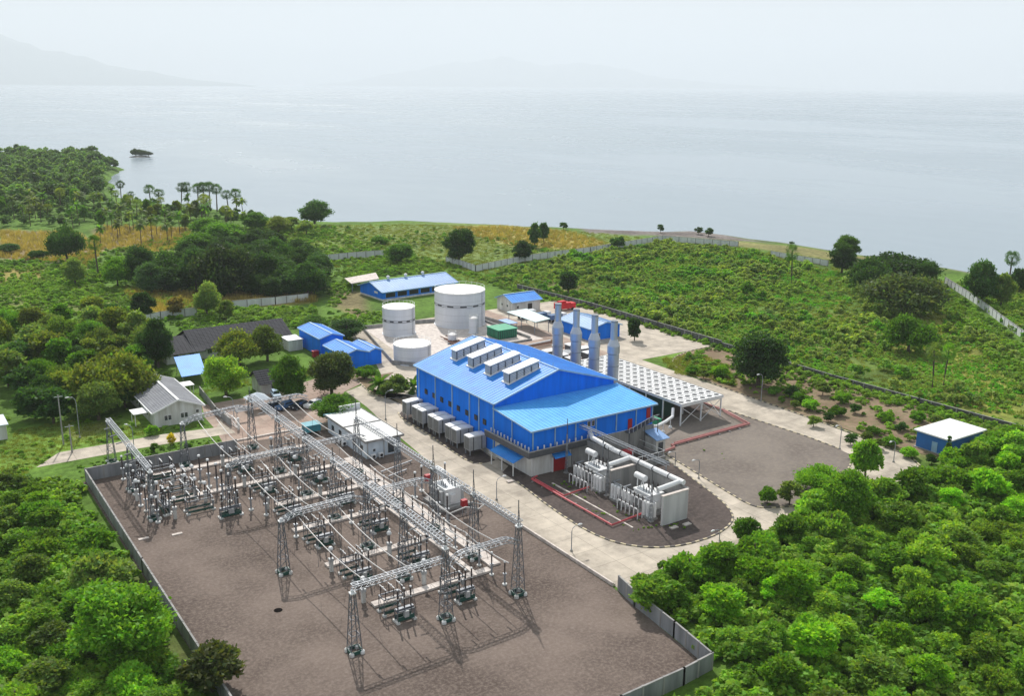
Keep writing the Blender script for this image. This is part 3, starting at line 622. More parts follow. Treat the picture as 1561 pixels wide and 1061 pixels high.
# ------------------------------------------------------------------ cooler deck on legs with fans
ck = thing('air_cooler', 'long white raised cooler deck full of round dark fans right of the exhaust stacks', 'air cooler', (140.6, 144.9, 0))
b = MB(); CX0, CX1, CY0, CY1 = 140.6, 153.0, 144.9, 184.5
b.box(CX0, CX1, CY0, CY1, 4.5, 5.0); b.build('deck', white_paint, ck)
b = MB()
for k in range(17):
    y = CY0+.05+k*(CY1-CY0-.1)/16; b.box(CX0+.1, CX1-.1, y-.04, y+.04, 5.0, 5.07)
for k in range(7):
    x = CX0+.05+k*(CX1-CX0-.1)/6; b.box(x-.04, x+.04, CY0+.1, CY1-.1, 5.0, 5.06)
b.build('deck_seam', grey_wall, ck)
fan_ring = None
for i in range(6):
    for j in range(16):
        x = CX0+1.03+i*2.07; y = CY0+1.24+j*2.475
        if fan_ring is None:
            b = MB(); b.lathe(0, 0, [(.74, 0), (.74, .26), (.56, .26), (.56, .0)], 16); fan_ring = b.build('fan_ring', white_paint, ck); fm_ = fan_ring
            b = MB(); b.lathe(0, 0, [(.56, .02), (.56, .06)], 16); dsk = b.build('fan', dark, fan_ring)
        else: fm_ = copy_tree(fan_ring, ck)
        fm_.location = (x-CX0, y-CY0, 5.0)
b = MB()
for y in np.arange(CY0+.4, CY1, 5.6):
    for x in (CX0+.3, CX0+6.2, CX1-.3):
        b.box(x-.12, x+.12, y-.12, y+.12, 0, 4.5)
    b.bar((CX0+.3, y, 4.3), (CX1-.3, y, 4.3), .15, .25)
b.build('leg', white_paint, ck)
b = MB()
for x0_, x1_ in ((CX0+.3, CX0+6.2), (CX0+6.2, CX1-.3)): b.bar((x0_, CY0+.4, .3), (x1_, CY0+.4, 4.2), .1); b.bar((x1_, CY0+.4, .3), (x0_, CY0+.4, 4.2), .1)
for y in np.arange(CY0+.4, CY1-6, 11.2): b.bar((CX1-.3, y, .3), (CX1-.3, y+5.6, 4.2), .1)
b.build('brace', white_paint, ck)
b = MB(); b.box(CX0+.6, CX0+3.6, CY0+6, CY1-1, .5, 4.3); b.build('header_box', green_dk, ck)
gm_ = thing('machine_skid', 'green machinery skid under the near end of the cooler deck', 'machine', (134, 149, 0)); b = MB(); b.box(131.5, 138.5, 148.5, 152.5, .15, 1.2); b.box(132, 135, 149, 152, 1.2, 1.9); b.build('body', green_box, gm_); b = MB(); b.tube([(136.5, 149.2, 1.7), (136.5, 152, 1.7)], .5, 12); b.build('motor', green_dk, gm_)
pp = thing('vent_pipe_run', 'white pipe bending along pedestals from the blue hall to the cooler deck', 'pipe', (128, 142, 0))
b = MB(); b.tube([(127.7,140.3,3.9),(129.5,141.5,3.4),(132,143,2.4),(136,144.6,2.2),(139.2,146,2.3),(140.4,147.2,3.6)], .33, 10); b.build('pipe', white_paint, pp)
b = MB(); [b.lathe(x, y, [(.45, .1), (.3, .5), (.12, .6), (.12, 2)], 10) for x, y in ((132, 143), (135, 144.2), (138.3, 145.6))]; b.build('pedestal', white_paint, pp)
# small kiosk at the hall's right corner
k_ = thing('entrance_kiosk', 'small pale kiosk with a blue roof at the right corner of the blue hall', 'kiosk', (126.5, 136, 0))
b = MB(); b.box(125.3, 127.7, 135.6, 138.8, 0, 3.1); b.build('wall', white_wall, k_)
b = MB(); b.add([(124.9,135,3.0),(128.3,135,3.0),(128.3,139,3.9),(124.9,139,3.9),(124.9,135,3.12),(128.3,135,3.12),(128.3,139,4.02),(124.9,139,4.02)], [(0,3,2,1),(4,5,6,7),(0,1,5,4),(1,2,6,5),(2,3,7,6),(3,0,4,7)]); b.build('roof', roof_pale, k_)
b = MB(); b.box(125.9, 127.1, 135.52, 135.6, .1, 2.3); b.build('door', glass, k_)
rt = thing('foam_tank', 'dark red cylinder tank lying beside the outside stair of the blue hall', 'tank', (118.5, 136.5, 0)); b = MB(); b.tube([(117.3,136.4,1.5),(119.6,136.4,1.5)], .85, 14); b.build('shell', red_d, rt); b = MB(); b.box(117.6, 117.9, 135.8, 137, 0, 1); b.box(119, 119.3, 135.8, 137, 0, 1); b.build('saddle', grey_wall, rt)
oc = thing('low_roofed_bay', 'grey concrete enclosure with white railings below the outside stair', 'enclosure', (119, 133, 0))
b = MB(); b.box(112.4, 123.8, 131.2, 131.4, 0, 1.5); b.box(123.6, 123.8, 131.4, 138.9, 0, 1.5); b.build('wall', grey_wall, oc)
b = MB()
for k in range(9): b.bar((112.6+k*1.35, 131.3, 1.5), (112.6+k*1.35, 131.3, 2.5), .06)
b.bar((112.6, 131.3, 2.5), (123.5, 131.3, 2.5), .07); b.bar((123.7, 131.3, 2.5), (123.7, 138.8, 2.5), .07); b.build('railing', white_paint, oc)

# ------------------------------------------------------------------ transformer bays
fw = thing('fire_wall', 'tall grey concrete fire wall behind both front transformers', 'wall', (109.9, 125, 0)); b = MB(); b.box(109.6, 109.9, 110.6, 137.5, 0, 5.3); b.box(109.5, 110, 110.5, 137.6, 5.3, 5.42); b.build('wall', grey_wall, fw)
for i, (y, nm) in enumerate(((110.4, 'stained pale concrete fire wall closing the near end of the transformer bays'), (123.7, 'grey concrete fire wall standing between the two front transformers'))):
    q = thing('fire_wall', nm, 'wall', (107, y, 0)); b = MB(); b.box(104.0, 109.58, y-.2, y+.2, 0, 5.3); b.build('wall', mat('pale stained concrete', (.66, .66, .66), .9, 0, col2=(.46, .46, .465), scale=.6, streak=True) if i == 0 else grey_wall, q)
    b = MB(); b.box(103.9, 109.58, y-.3, y+.3, 5.3, 5.42); b.build('coping', slab, q)
def transformer(label, base, sc=1.0, group=None):
    t = thing('power_transformer', label, 'transformer', (0, 0, 0), group)
    b = MB(); b.box(-1.3, 1.3, -1.9, 1.9, .5, 3.0); b.box(-1.4, 1.4, -2.0, 2.0, 2.9, 3.08); b.build('tank', white_paint, t)
    b = MB()
    for s in (-1, 1):
        for g in (-1.0, .0, 1.0):
            for k in range(6): b.box(s*1.75-.25, s*1.75+.25, g*1.15-.42+k*.16, g*1.15-.36+k*.16, .8, 2.7)
    b.build('radiator_fins', rad_m, t)
    b = MB(); [b.tube([(s*1.3, y, 2.6), (s*1.9, y, 2.6)], .09, 6) for s in (-1, 1) for y in (-1.15, 0, 1.15)]; b.build('pipe', white_paint, t)
    b = MB(); b.tube([(-.2, .6, 4.7), (-.2, 2.8, 4.7)], .48, 14); b.build('conservator', white_paint, t)
    b = MB(); [b.bar((-.2, y, 3.0), (-.2, y, 4.3), .12) for y in (1, 2.4)]; b.bar((-.2, 1.7, 3), (-.2, 1.2, 4.3), .1); b.build('support', white_paint, t)
    for y in (-1.2, -.2, .8):
        b = MB(); b.lathe(.7, y, [(.16, 3.0), (.16, 3.3), (.11, 3.35), (.15, 3.5), (.1, 3.6), (.14, 3.8), (.09, 3.9), (.12, 4.1), (.05, 4.3), (.03, 4.5)], 10); b.build('bushing', insul, t)
    for y in (-1.0, -.4, .2):
        b = MB(); b.lathe(-.8, y, [(.1, 3.0), (.13, 3.2), (.08, 3.3), (.1, 3.5), (.03, 3.8)], 8); b.build('low_bushing', insul_g, t)
    b = MB(); b.box(-.6, .3, -2.35, -1.95, 1, 2.2); b.build('control_box', white_paint, t)
    b = MB(); b.box(-2.6, 2.6, -2.9, 2.9, .1, .5); b.build('plinth', grey_wall, t)
    t.location = base; t.scale = (sc, sc, sc); return t
transformer('white transformer between the two concrete fire walls nearest the road bend', (106.9, 117, 0), 1.12)
t2 = copy_tree(bpy.data.objects['power_transformer']); t2.location = (106.9, 130.6, 0); t2['label'] = 'white transformer between the middle fire wall and the blue hall'
t3 = copy_tree(bpy.data.objects['power_transformer']); t3.location = (79.2, 137.6, 0); t3.scale = (1.15, 1.1, 1.15); t3['label'] = 'white transformer in the switchyard beside the concrete road'
t3.name = 'power_transformer'
# side racks of posts in front of each transformer
for y, nm in ((117, 'near'), (130.6, 'far')):
    q = thing('cable_stand', 'white post frame carrying cable ends left of the %s front transformer' % nm, 'frame', (103.4, y, 0))
    b = MB()
    for k in range(6):
        yy = y-2.6+k*1.05; b.bar((103.3, yy, .1), (103.3, yy, 3.3), .14); b.bar((102.3, yy, .1), (102.3, yy, 1.9), .12)
    b.bar((103.3, y-2.7, 3.3), (103.3, y+2.8, 3.3), .16); b.bar((102.3, y-2.7, 1.9), (102.3, y+2.8, 1.9), .14); b.build('post', white_paint, q)
    b = MB(); [b.lathe(103.3, y-2.6+k*1.05, [(.14, 3.35), (.09, 3.5), (.13, 3.7), (.05, 4.1)], 8) for k in range(6)]; [b.lathe(102.3, y-2.6+k*1.05, [(.12, 1.95), (.08, 2.2), (.04, 2.7)], 8) for k in range(6)]; b.build('cable_end', insul, q)
for y, nm in ((119.5, 'beside the near front transformer'), (132.8, 'beside the far front transformer'), (113.8, 'nearest the pale end wall'), (122.3, 'in front of the middle fire wall'), (127.2, 'behind the middle fire wall')):
    q = thing('oil_cooler_bank', 'bank of pale upright cooling cylinders %s' % nm, 'cooler', (104.2, y, 0)); b = MB()
    for i in range(2):
        for j in range(3): b.lathe(104.0+i*.75, y-.8+j*.8, [(.3, .5), (.3, 2.9), (.22, 3.05), (.05, 3.1)], 10)
    b.build('cylinder', white_paint, q); b = MB(); b.box(103.6, 105.15, y-1.2, y+1.2, .12, .5); b.build('plinth', grey_wall, q); b = MB(); b.tube([(104.4, y-1.1, 3.25), (104.4, y+1.1, 3.25), (106, y+1.1, 3.3)], .12, 6); b.build('header_pipe', steel, q)
# big white air duct on the wall with its two branches
dk = thing('bus_duct', 'thick white duct running along the top of the long fire wall', 'duct', (109.7, 112, 0))
b = MB(); b.tube([(111.3,138.9,6.3),(110,136.5,6.2),(109.75,130,6.0),(109.75,111.6,6.0)], .45, 14); b.build('duct', white_paint, dk)
b = MB(); b.tube([(109.3,125.2,6.0),(104.6,125.2,5.7),(104.6,125.2,5.0)], .42, 12); b.build('branch', white_paint, dk); b = MB(); b.tube([(109.3,112.3,6.0),(104.6,112.3,5.7),(104.6,112.3,5.0)], .42, 12); b.build('branch', white_paint, dk)
b = MB(); [b.tube([(109.75,y,6.0),(109.75,y+.18,6.0)], .52, 12) for y in (115, 119, 122.6, 127.6, 132)]; b.build('clamp', steel_dk, dk)
# cable tray bridge
tr = thing('cable_bridge', 'lattice cable bridge on posts running from the annex roof over the transformers', 'cable bridge', (108.6, 138.8, 0))
b = MB(); A = Vector((108.8, 138.7, 8.0)); B_ = Vector((111.6, 117.5, 6.6))
for dx, dz in ((-.35, 0), (.35, 0), (-.35, .5), (.35, .5)): b.bar(A+Vector((dx, 0, dz)), B_+Vector((dx, 0, dz)), .09)
n_ = 22
for k in range(n_):
    p = A.lerp(B_, k/n_); q = A.lerp(B_, (k+1)/n_)
    b.bar(p+Vector((-.35, 0, .5)), q+Vector((.35, 0, .5)), .05); b.bar(p+Vector((-.35, 0, 0)), q+Vector((-.35, 0, .5)), .05); b.bar(p+Vector((.35, 0, .5)), q+Vector((.35, 0, 0)), .05)
b.build('truss', steel, tr)
b = MB(); [b.bar(A.lerp(B_, f)+Vector((0, 0, -.05)), Vector((A.lerp(B_, f).x, A.lerp(B_, f).y, 0)), .18) for f in (.28, .62, .98)]; b.build('post', steel, tr)
def mast(label, x, y, h, cat='mast', nm='lightning_mast', w=.42, top=.12, m=None):
    q = thing(nm, label, cat, (x, y, 0)); b = MB()
    hs = h*.72; n = int(hs/.8)
    for sx, sy in ((-1, -1), (1, -1), (1, 1), (-1, 1)): b.bar((x+sx*w/2, y+sy*w/2, 0), (x+sx*top/2, y+sy*top/2, hs), .06)
    for k in range(n):
        a = k/n; c = (k+1)/n; wa = (w*(1-a)+top*a)/2; wc = (w*(1-c)+top*c)/2
        for (s0, s1) in (((-1, -1), (1, -1)), ((1, -1), (1, 1)), ((1, 1), (-1, 1)), ((-1, 1), (-1, -1))):
            b.bar((x+s0[0]*wa, y+s0[1]*wa, hs*a), (x+s1[0]*wc, y+s1[1]*wc, hs*c), .035)
    b.build('lattice', m or steel, q); b = MB(); b.tube([(x, y, hs), (x, y, h)], .07, 6); b.build('rod', steel_dk, q)
    b = MB(); b.box(x-w, x+w, y-w, y+w, 0, .25); b.build('footing', grey_wall, q); return q
mast('slim steel mast rising in front of the awning door of the blue hall', 104.6, 137.2, 10.8)
mast('slim steel mast standing between the two front transformers', 104.3, 124.9, 9.2)
mast('slim steel mast beside the near front transformer and pale end wall', 103.6, 112.6, 9.4)
# fire mains
rd = thing('fire_main', 'bright red double pipe running along the gravel left of the transformer bays', 'pipe', (97, 137, 0))
b = MB(); b.tube([(98.6,138.2,.5),(97.0,137.6,.5),(96.8,128,.5),(96.8,114.4,.5),(104.4,115.2,.5)], .17, 8); b.build('pipe', red_m, rd)
b = MB(); b.tube([(97.5,137.2,.5),(97.4,128.3,.5),(103.4,129.0,.5)], .15, 8); b.build('branch', red_m, rd)
b = MB(); [b.box(96.6, 97.7, y-.1, y+.1, .1, .32) for y in np.arange(116, 138, 3)]; b.build('sleeper', grey_wall, rd)
wd = thing('drain_channel', 'thin white channel edge across the gravel in front of the transformers', 'channel', (100, 128, 0)); b = MB(); b.bar((99.4,134.5,.2),(99.4,112.2,.2), .28, .2); b.build('edge', slab, wd)
pk = thing('fire_main', 'faded red pipe crossing the gravel lot below the cooler deck', 'pipe', (127, 135.6, 0))
b = MB(); b.tube([(127.2,135.2,.45),(130.5,135.8,.45),(130.7,137,.45),(153.6,137.6,.5),(155.6,146.5,.5),(155.8,160,.5)], .22, 8); b.build('pipe', pink_m, pk)
b = MB(); b.tube([(132.2,137.7,.45),(153,138.2,.5),(155,146.5,.5)], .14, 8); b.build('branch', pink_m, pk)
b = MB(); [b.box(x-.12, x+.12, 136.6, 138.2, .1, .3) for x in np.arange(132, 153, 3)]; b.build('sleeper', grey_wall, pk)
# litter of slabs on the dark gravel
for (u, v, lab) in ((1027, 806, 'flat white slab lying in the shade of the pale end wall'), (1047, 801, 'small white slab near the kerb at the road bend'), (778, 735, 'square pale hatch cover near the kerb below the blue hall')):
    q = P(u, v); b = MB(); b.box(q.x-.7, q.x+.7, q.y-.4, q.y+.4, .12, .3); tag(move_centre(b.build('slab', slab)), lab, 'slab')
for (u, v, lab) in ((270, 815, 'white slab lying alone on the open brown gravel'), (219, 822, 'round pale cover on the gravel near the left wall')):
    q = P(u, v); b = MB(); b.box(q.x-.8, q.x+.8, q.y-.3, q.y+.3, .01, .14); tag(move_centre(b.build('slab', slab)), lab, 'slab')
# covered manhole
q = P(424, 931); b = MB(); b.lathe(q.x, q.y, [(.001, .014), (.55, .016), (.6, .03), (.6, .0)], 14); tag(move_centre(b.build('manhole', mat('rusted iron cover', (.012, .01, .01), 1, 0, spec=0))), 'small round black manhole in the open brown gravel', 'manhole')

# ------------------------------------------------------------------ tanks
def tank(label, x, y, r, h, band, cone=.5, stair=True, legs=False):
    t = thing('storage_tank', label, 'tank', (x, y, 0)); b = MB()
    b.lathe(x, y, [(r+.25, 0), (r+.25, .25), (r, .27), (r, h)], 48); b.build('shell', white_tank, t)
    b = MB(); b.lathe(x, y, [(r+.06, h-.25), (r+.06, h+.03), (r*.5, h+cone*.6), (.05, h+cone)], 48); b.build('roof', mat('white tank roof', (.83, .82, .80), .6, 0, var=.06), t)
    b = MB()
    for z in np.arange(2, h-.5, 2.0): b.lathe(x, y, [(r, z-.03), (r+.03, z), (r, z+.03)], 48)
    b.build('weld_seam', rad_m, t)
    if band:
        b = MB(); b.lathe(x, y, [(r, band-.06), (r+.05, band-.05), (r+.05, band+.05), (r, band+.06)], 48)
        for k in range(24):
            a = k*math.pi/12
            if k % 2 == 0:
                for s in range(3):
                    a1 = a+s*.085; a2 = a1+.085; b.add([(x+(r+.06)*math.cos(a1), y+(r+.06)*math.sin(a1), band-.45), (x+(r+.06)*math.cos(a2), y+(r+.06)*math.sin(a2), band-.45), (x+(r+.06)*math.cos(a2), y+(r+.06)*math.sin(a2), band+.0), (x+(r+.06)*math.cos(a1), y+(r+.06)*math.sin(a1), band+.0)], [(0, 1, 2, 3)])
        b.lathe(x, y, [(r, band-.55), (r+.05, band-.54), (r+.05, band-.46), (r, band-.45)], 48)
        b.build('band', steel_dk, t)
    b = MB(); 
    for k in range(24):
        a = k*math.pi/12; p = (x+(r-.1)*math.cos(a), y+(r-.1)*math.sin(a)); b.bar((*p, h), (*p, h+.9), .05)
        a2 = a+math.pi/12; p2 = (x+(r-.1)*math.cos(a2), y+(r-.1)*math.sin(a2)); b.bar((*p, h+.9), (*p2, h+.9), .05)
    b.build('guard_rail', white_paint, t)
    a = R(-75) if not stair else R(-62)
    b = MB(); px_, py_ = x+(r+.25)*math.cos(a), y+(r+.25)*math.sin(a); b.bar((px_-.2, py_, 0), (px_-.2, py_, h+.8), .07); b.bar((px_+.2, py_, 0), (px_+.2, py_, h+.8), .07)
    for k in range(int(h/.5)): b.bar((px_-.2, py_, .3+k*.5), (px_+.2, py_, .3+k*.5), .04)
    b.build('ladder', steel, t)
    return t
tank('biggest white storage tank with a dark dashed band round its middle', 149.6, 251.0, 7.6, 10.6, 6.9)
tank('middle sized white storage tank left of the biggest tank', 128.2, 249.6, 4.7, 8.1, 4.7)
tank('low white storage tank just left of the blue hall roof', 117.4, 221.3, 4.9, 4.8, 0)
b_ = bpy.data.objects
q = P(709, 503); tank('tiny white tank with a low rim in front of the biggest tank', 136.3, 233, 1.2, 2.2, 0)
tank('slim white tank standing at the right foot of the biggest tank', 146.6, 238.4, 1.25, 4.6, 0)
bw = thing('bund_wall', 'low grey bund wall round the white storage tanks', 'wall', (117, 225, 0)); b = MB()
pts_ = [(117.3,213.5),(111.5,221),(121.2,259.5),(137,258),(158.5,252),(160,236)]
for a, c in zip(pts_[:-1], pts_[1:]): b.bar((*a, .55), (*c, .55), .3, 1.1)
b.build('wall', grey_wall, bw)

# ------------------------------------------------------------------ process yard clutter
pr_ = thing('pipe_rack', 'rusty pipe rack with many parallel pipes behind the four exhaust stacks', 'pipe rack', (137, 205, 0))
b = MB()
for k in range(7): b.tube([(134+k*.55, 199, .6), (134.3+k*.55, 232+(k % 3)*3, .6)], .14, 6)
for k in range(5): b.tube([(134, 202+k*1.1, .9), (158-(k % 2)*5, 204+k*1.1, .9)], .13, 6)
for k in range(4): b.tube([(146, 213+k*.8, 1.0), (160, 214+k*.8, 1.0)], .12, 6)
b.build('pipe', rust, pr_)
b = MB()
for k in range(12): b.box(133.6, 138, 200+k*2.8, 200.2+k*2.8, .05, .5)
b.build('sleeper', steel, pr_)
b = MB(); [b.tube([(150, 203+k*1.0, 1.1), (163, 201+k*1.0, 1.1)], .22, 8) for k in range(4)]; b.tube([(140, 196, 1.1), (140, 214, 1.1), (158, 216, 1.1)], .25, 8); b.build('lagged_pipe', white_paint, pr_)
for lab, x0, y0, dx, dy, h, mm in (('long low brown concrete channel crossing the process yard', 143, 222, 13, .5, .6, grey_wall), ('low wall of the process yard beside the slanting pale canopy', 156.5, 224, .4, 26, .8, grey_wall)):
    q = thing('low_wall', lab, 'wall', (x0, y0, 0)); MB().box(x0, x0+dx, y0, y0+dy, .05, h).build('wall', mm, q)
gb = thing('green_container', 'bright green box shelter between the biggest tank and the exhaust stacks', 'container', (151.5, 231, 0))
b = MB(); b.box(148.4, 154.6, 227.6, 233.8, .1, 2.6); b.build('body', green_dk, gb); b = MB(); b.box(148.2, 154.8, 227.4, 234.0, 2.6, 2.8); b.build('roof', green_box, gb)
b = MB(); [b.box(148.33, 148.4, 227.9+k*.7, 228.1+k*.7, .2, 2.5) for k in range(9)]; [b.box(148.6+k*.7, 148.8+k*.7, 227.53, 227.6, .2, 2.5) for k in range(9)]; b.build('ribs', green_box, gb)
cn = thing('canopy', 'long slanting pale canopy on posts between the white house and the stacks', 'canopy', (164, 235, 0))
b = MB(); b.add([(161.2,243,3.6),(160.9,227.4,3.6),(165.6,226.6,4.2),(167.4,241.4,4.2),(161.2,243,3.72),(160.9,227.4,3.72),(165.6,226.6,4.32),(167.4,241.4,4.32)], [(0,3,2,1),(4,5,6,7),(0,1,5,4),(1,2,6,5),(2,3,7,6),(3,0,4,7)]); b.build('roof', mat('pale green canopy sheet', (.50, .66, .66), .5, 0, var=.1), cn)
b = MB(); [b.box(x-.08, x+.08, y-.08, y+.08, 0, 3.7) for x, y in ((161.4, 242), (161.2, 235), (161.1, 228), (165.6, 227.4), (166.2, 234), (167, 240.6))]; b.build('post', steel, cn)
cn = thing('canopy', 'small flat pale blue canopy left of the long slanting canopy', 'canopy', (153, 234, 0)); b = MB(); b.box(155.6, 158.6, 233, 239, 2.6, 2.72); b.build('roof', roof_pale, cn); b = MB(); [b.box(x-.06, x+.06, y-.06, y+.06, 0, 2.6) for x in (155.8, 158.4) for y in (233.3, 238.7)]; b.build('post', steel, cn)
for i, (x, y) in enumerate(((149, 199), (149, 204), (150, 195), (157, 197), (158.5, 201.5), (158, 206))):
    q = thing('switch_cabinet', '%s white topped dark cabinet seen between the exhaust stacks' % ordn[i], 'cabinet', (x, y, 0), 'cabinets behind the exhaust stacks')
    MB().box(x-1.6, x+1.6, y-1.1, y+1.1, .1, 2.2).build('body', steel_dk, q); MB().box(x-1.8, x+1.8, y-1.3, y+1.3, 2.2, 2.4).build('roof', white_paint, q)

# ------------------------------------------------------------------ other buildings
def house(label, x0, x1, y0, y1, ze, zr, axis, wm, rm, wins=(), base=None, bh=0, trim=None, oh=.5, nm='shed', rot=0, ribs=True, cat='building'):
    h = thing(nm, label, cat, ((x0+x1)/2, (y0+y1)/2, 0)); gable(h, x0, x1, y0, y1, ze, zr, axis, oh, wm, rm, base, bh, trim, ribs)
    for wn in wins: window(h, *wn)
    h.rotation_euler = (0, 0, rot); return h
# white house with grey roof
house('white walled house with a grey ridged roof beside the white road', 47.3, 57.2, 204.0, 226.5, 3.4, 5.3, 'y', white_wall, tile_gr,
      [(49.6, 204, 1.3, .6, 1.0, '-y'), (50.4, 204, 1.3, .6, 1.0, '-y'), (53.0, 204, 1.3, .6, 1.0, '-y'), (53.8, 204, 1.3, .6, 1.0, '-y'), (56.2, 204, 1.9, .6, .6, '-y'), (47.3, 210, 1.3, 1.0, 1.0, '-x'), (47.3, 216, 1.3, 1.0, 1.0, '-x')], trim=white_paint, nm='house', cat='house')
pz = thing('porch_canopy', 'small white porch canopy on the left side of the grey roofed house', 'canopy', (45.5, 208, 0)); MB().box(43.7, 47.2, 206.6, 210.4, 2.7, 2.85).build('roof', white_paint, pz); b = MB(); [b.box(44, 44.15, y, y+.15, 0, 2.7) for y in (206.9, 210)]; b.build('post', white_paint, pz)
pz = thing('porch_canopy', 'small white lean-to roof at the far side of the grey roofed house', 'canopy', (58, 224, 0)); MB().box(57.6, 61, 222, 225.5, 2.5, 2.65).build('roof', white_paint, pz); b = MB(); [b.box(60.7, 60.85, y, y+.15, 0, 2.5) for y in (222.3, 225)]; b.build('post', white_paint, pz)
# dark roofed office
house('dark roofed low office building half hidden behind trees', 70.6, 96, 252.5, 268, 3.0, 6.2, 'x', white_wall, tile_dk, [(74, 252.5, 1.2, 1.2, 1.1, '-y'), (80, 252.5, 1.2, 1.2, 1.1, '-y'), (87, 252.5, 1.2, 1.2, 1.1, '-y')], nm='office', oh=1.0)
house('dark roofed side wing in front of the low office building', 62.5, 71.5, 251.5, 267, 2.7, 5.2, 'x', white_wall, tile_dk, [(65, 251.5, 1.1, 1.2, 1.1, '-y'), (69, 251.5, 1.1, 1.2, 1.1, '-y')], nm='office_wing', oh=.9)
house('small dark roofed building among the round garden trees', 74, 84, 214, 220.5, 3, 5.0, 'x', white_wall, tile_dk, [(77, 214, 1.2, 1.2, 1, '-y')], nm='garden_house', oh=.8)
ts = thing('carport', 'blue striped lean-to roof in front of the dark roofed office', 'carport', (62, 228, 0)); b = MB(); b.add([(60.2,229.5,2.6),(66,229.5,2.6),(68.6,243,4.0),(62.2,243,4.0),(60.2,229.5,2.72),(66,229.5,2.72),(68.6,243,4.12),(62.2,243,4.12)], [(0,3,2,1),(4,5,6,7),(0,1,5,4),(1,2,6,5),(2,3,7,6),(3,0,4,7)]); b.build('roof', roof_blue_y, ts); b = MB(); [b.box(x, x+.12, y, y+.12, 0, z) for x, y, z in ((60.5, 229.8, 2.6), (65.6, 229.8, 2.6), (62.5, 242.5, 3.9), (68, 242.5, 3.9))]; b.build('post', steel, ts)
sh = thing('site_cabin', 'pale cabin with a white roof at the left edge of the picture', 'cabin', (16, 214, 0)); MB().box(11, 20.6, 213.3, 220, 0, 3).build('wall', white_wall, sh); b = MB(); b.box(10.7, 21, 213, 220.3, 3, 3.2); b.build('roof', mat('pale cabin roof', (.62, .68, .75), .5, 0, var=.1), sh); window(sh, 15, 213.3, 1.2, 1.2, .9, '-y')
# two blue boxes behind the trees
h = house('tall blue shed with a pale blue sloped roof behind the round trees', 98.7, 105.2, 237.5, 252.0, 5.0, 5.9, 'y', wall_blue, roof_blue_y, [], white_wall, .0, trim_blue, .3, nm='blue_shed')
house('lower blue shed in front of the tall blue shed', 98.6, 105.4, 222.6, 234.5, 3.9, 4.9, 'y', wall_blue, roof_blue_y, [], white_wall, 0, trim_blue, .3, nm='blue_shed')
house('blue lean-to behind the lower blue shed beside the tank farm', 105.9, 109.6, 223.6, 233.5, 3.6, 4.2, 'y', wall_blue, roof_blue_y, [], None, 0, trim_blue, .2, nm='blue_shed')
ct = thing('white_cabinet', 'white container standing left of the tall blue shed', 'container', (95.5, 249, 0)); MB().box(93.6, 97.6, 247, 252.5, .1, 3).build('body', white_wall, ct); MB().box(93.4, 97.8, 246.8, 252.7, 3, 3.15).build('roof', white_paint, ct)
rr_ = thing('red_cabinet', 'small red cabinet in front of the tall blue shed', 'cabinet', (97.6, 238.6, 0)); MB().box(96.9, 98.4, 238, 239.2, .1, 1.6).build('body', red_d, rr_); MB().box(96.8, 98.5, 237.9, 239.3, 1.6, 1.7).build('lid', red_m, rr_)
# long blue workshop
lw = house('long blue workshop with a pale blue roof left of the biggest tank', 0, 29.6, 0, 15, 3.1, 5.3, 'x', wall_blue, roof_pale, [(3+k*4.6, 0, 1.0, 3.6, 1.5, '-y', 'window', dark, trim_blue) for k in range(6)], white_wall, .6, trim_blue, .6, nm='workshop')
lw.location = (158.3, 300.3, 0); lw['_base'] = (14.8, 7.5, 0); lw.rotation_euler = (0, 0, R(4))
for dx in (-8, -1, 6):
    b = MB(); b.lathe(dx, 0.2, [(.3, 5.2), (.3, 6.0), (.55, 6.1), (.6, 6.5), (.2, 6.8)], 12); o = b.build('roof_vent', white_paint); o.parent = lw
b = MB(); b.box(-14.92, -14.82, -4.4, -2.2, 2.0, 2.7); o = b.build('sign_panel', white_paint); o.parent = lw
wr = thing('open_shed', 'flat white roofed open shed behind the long blue workshop', 'shed', (148, 317, 0)); b = MB(); b.add([(141.4,310.5,3),(153.6,313.6,3),(157.8,324.8,3),(143.4,320.5,3),(141.4,310.5,3.15),(153.6,313.6,3.15),(157.8,324.8,3.15),(143.4,320.5,3.15)], [(0,3,2,1),(4,5,6,7),(0,1,5,4),(1,2,6,5),(2,3,7,6),(3,0,4,7)]); b.build('roof', slab, wr); b = MB(); [b.box(x, x+.2, y, y+.2, 0, 3) for x, y in ((142, 311.2), (153, 314), (157, 324), (144, 319.8), (147.6, 312.6))]; b.build('post', steel, wr)
house('white walled house with a blue roof right of the biggest tank', 170.5, 181.2, 253.6, 262.6, 3.6, 5.2, 'x', white_wall, roof_blue_x, [(172.5, 253.6, 1.4, .8, .8, '-y'), (177.2, 253.6, .3, 1.6, 2.2, '-y', 'window', dark, grey_wall), (170.5, 256.5, 1.6, .7, .7, '-x'), (170.5, 259.5, 1.6, .7, .7, '-x')], trim=trim_blue, nm='house', cat='house')
house('dark blue workshop with a pale roof behind the right exhaust stacks', 169.6, 180.2, 212.6, 227.0, 3.6, 4.9, 'y', wall_blue, roof_pale, [(172.5, 212.6, 1.0, .8, .9, '-y'), (178, 212.6, 0.3, 1.4, 2.1, '-y')], trim=trim_blue, nm='workshop')
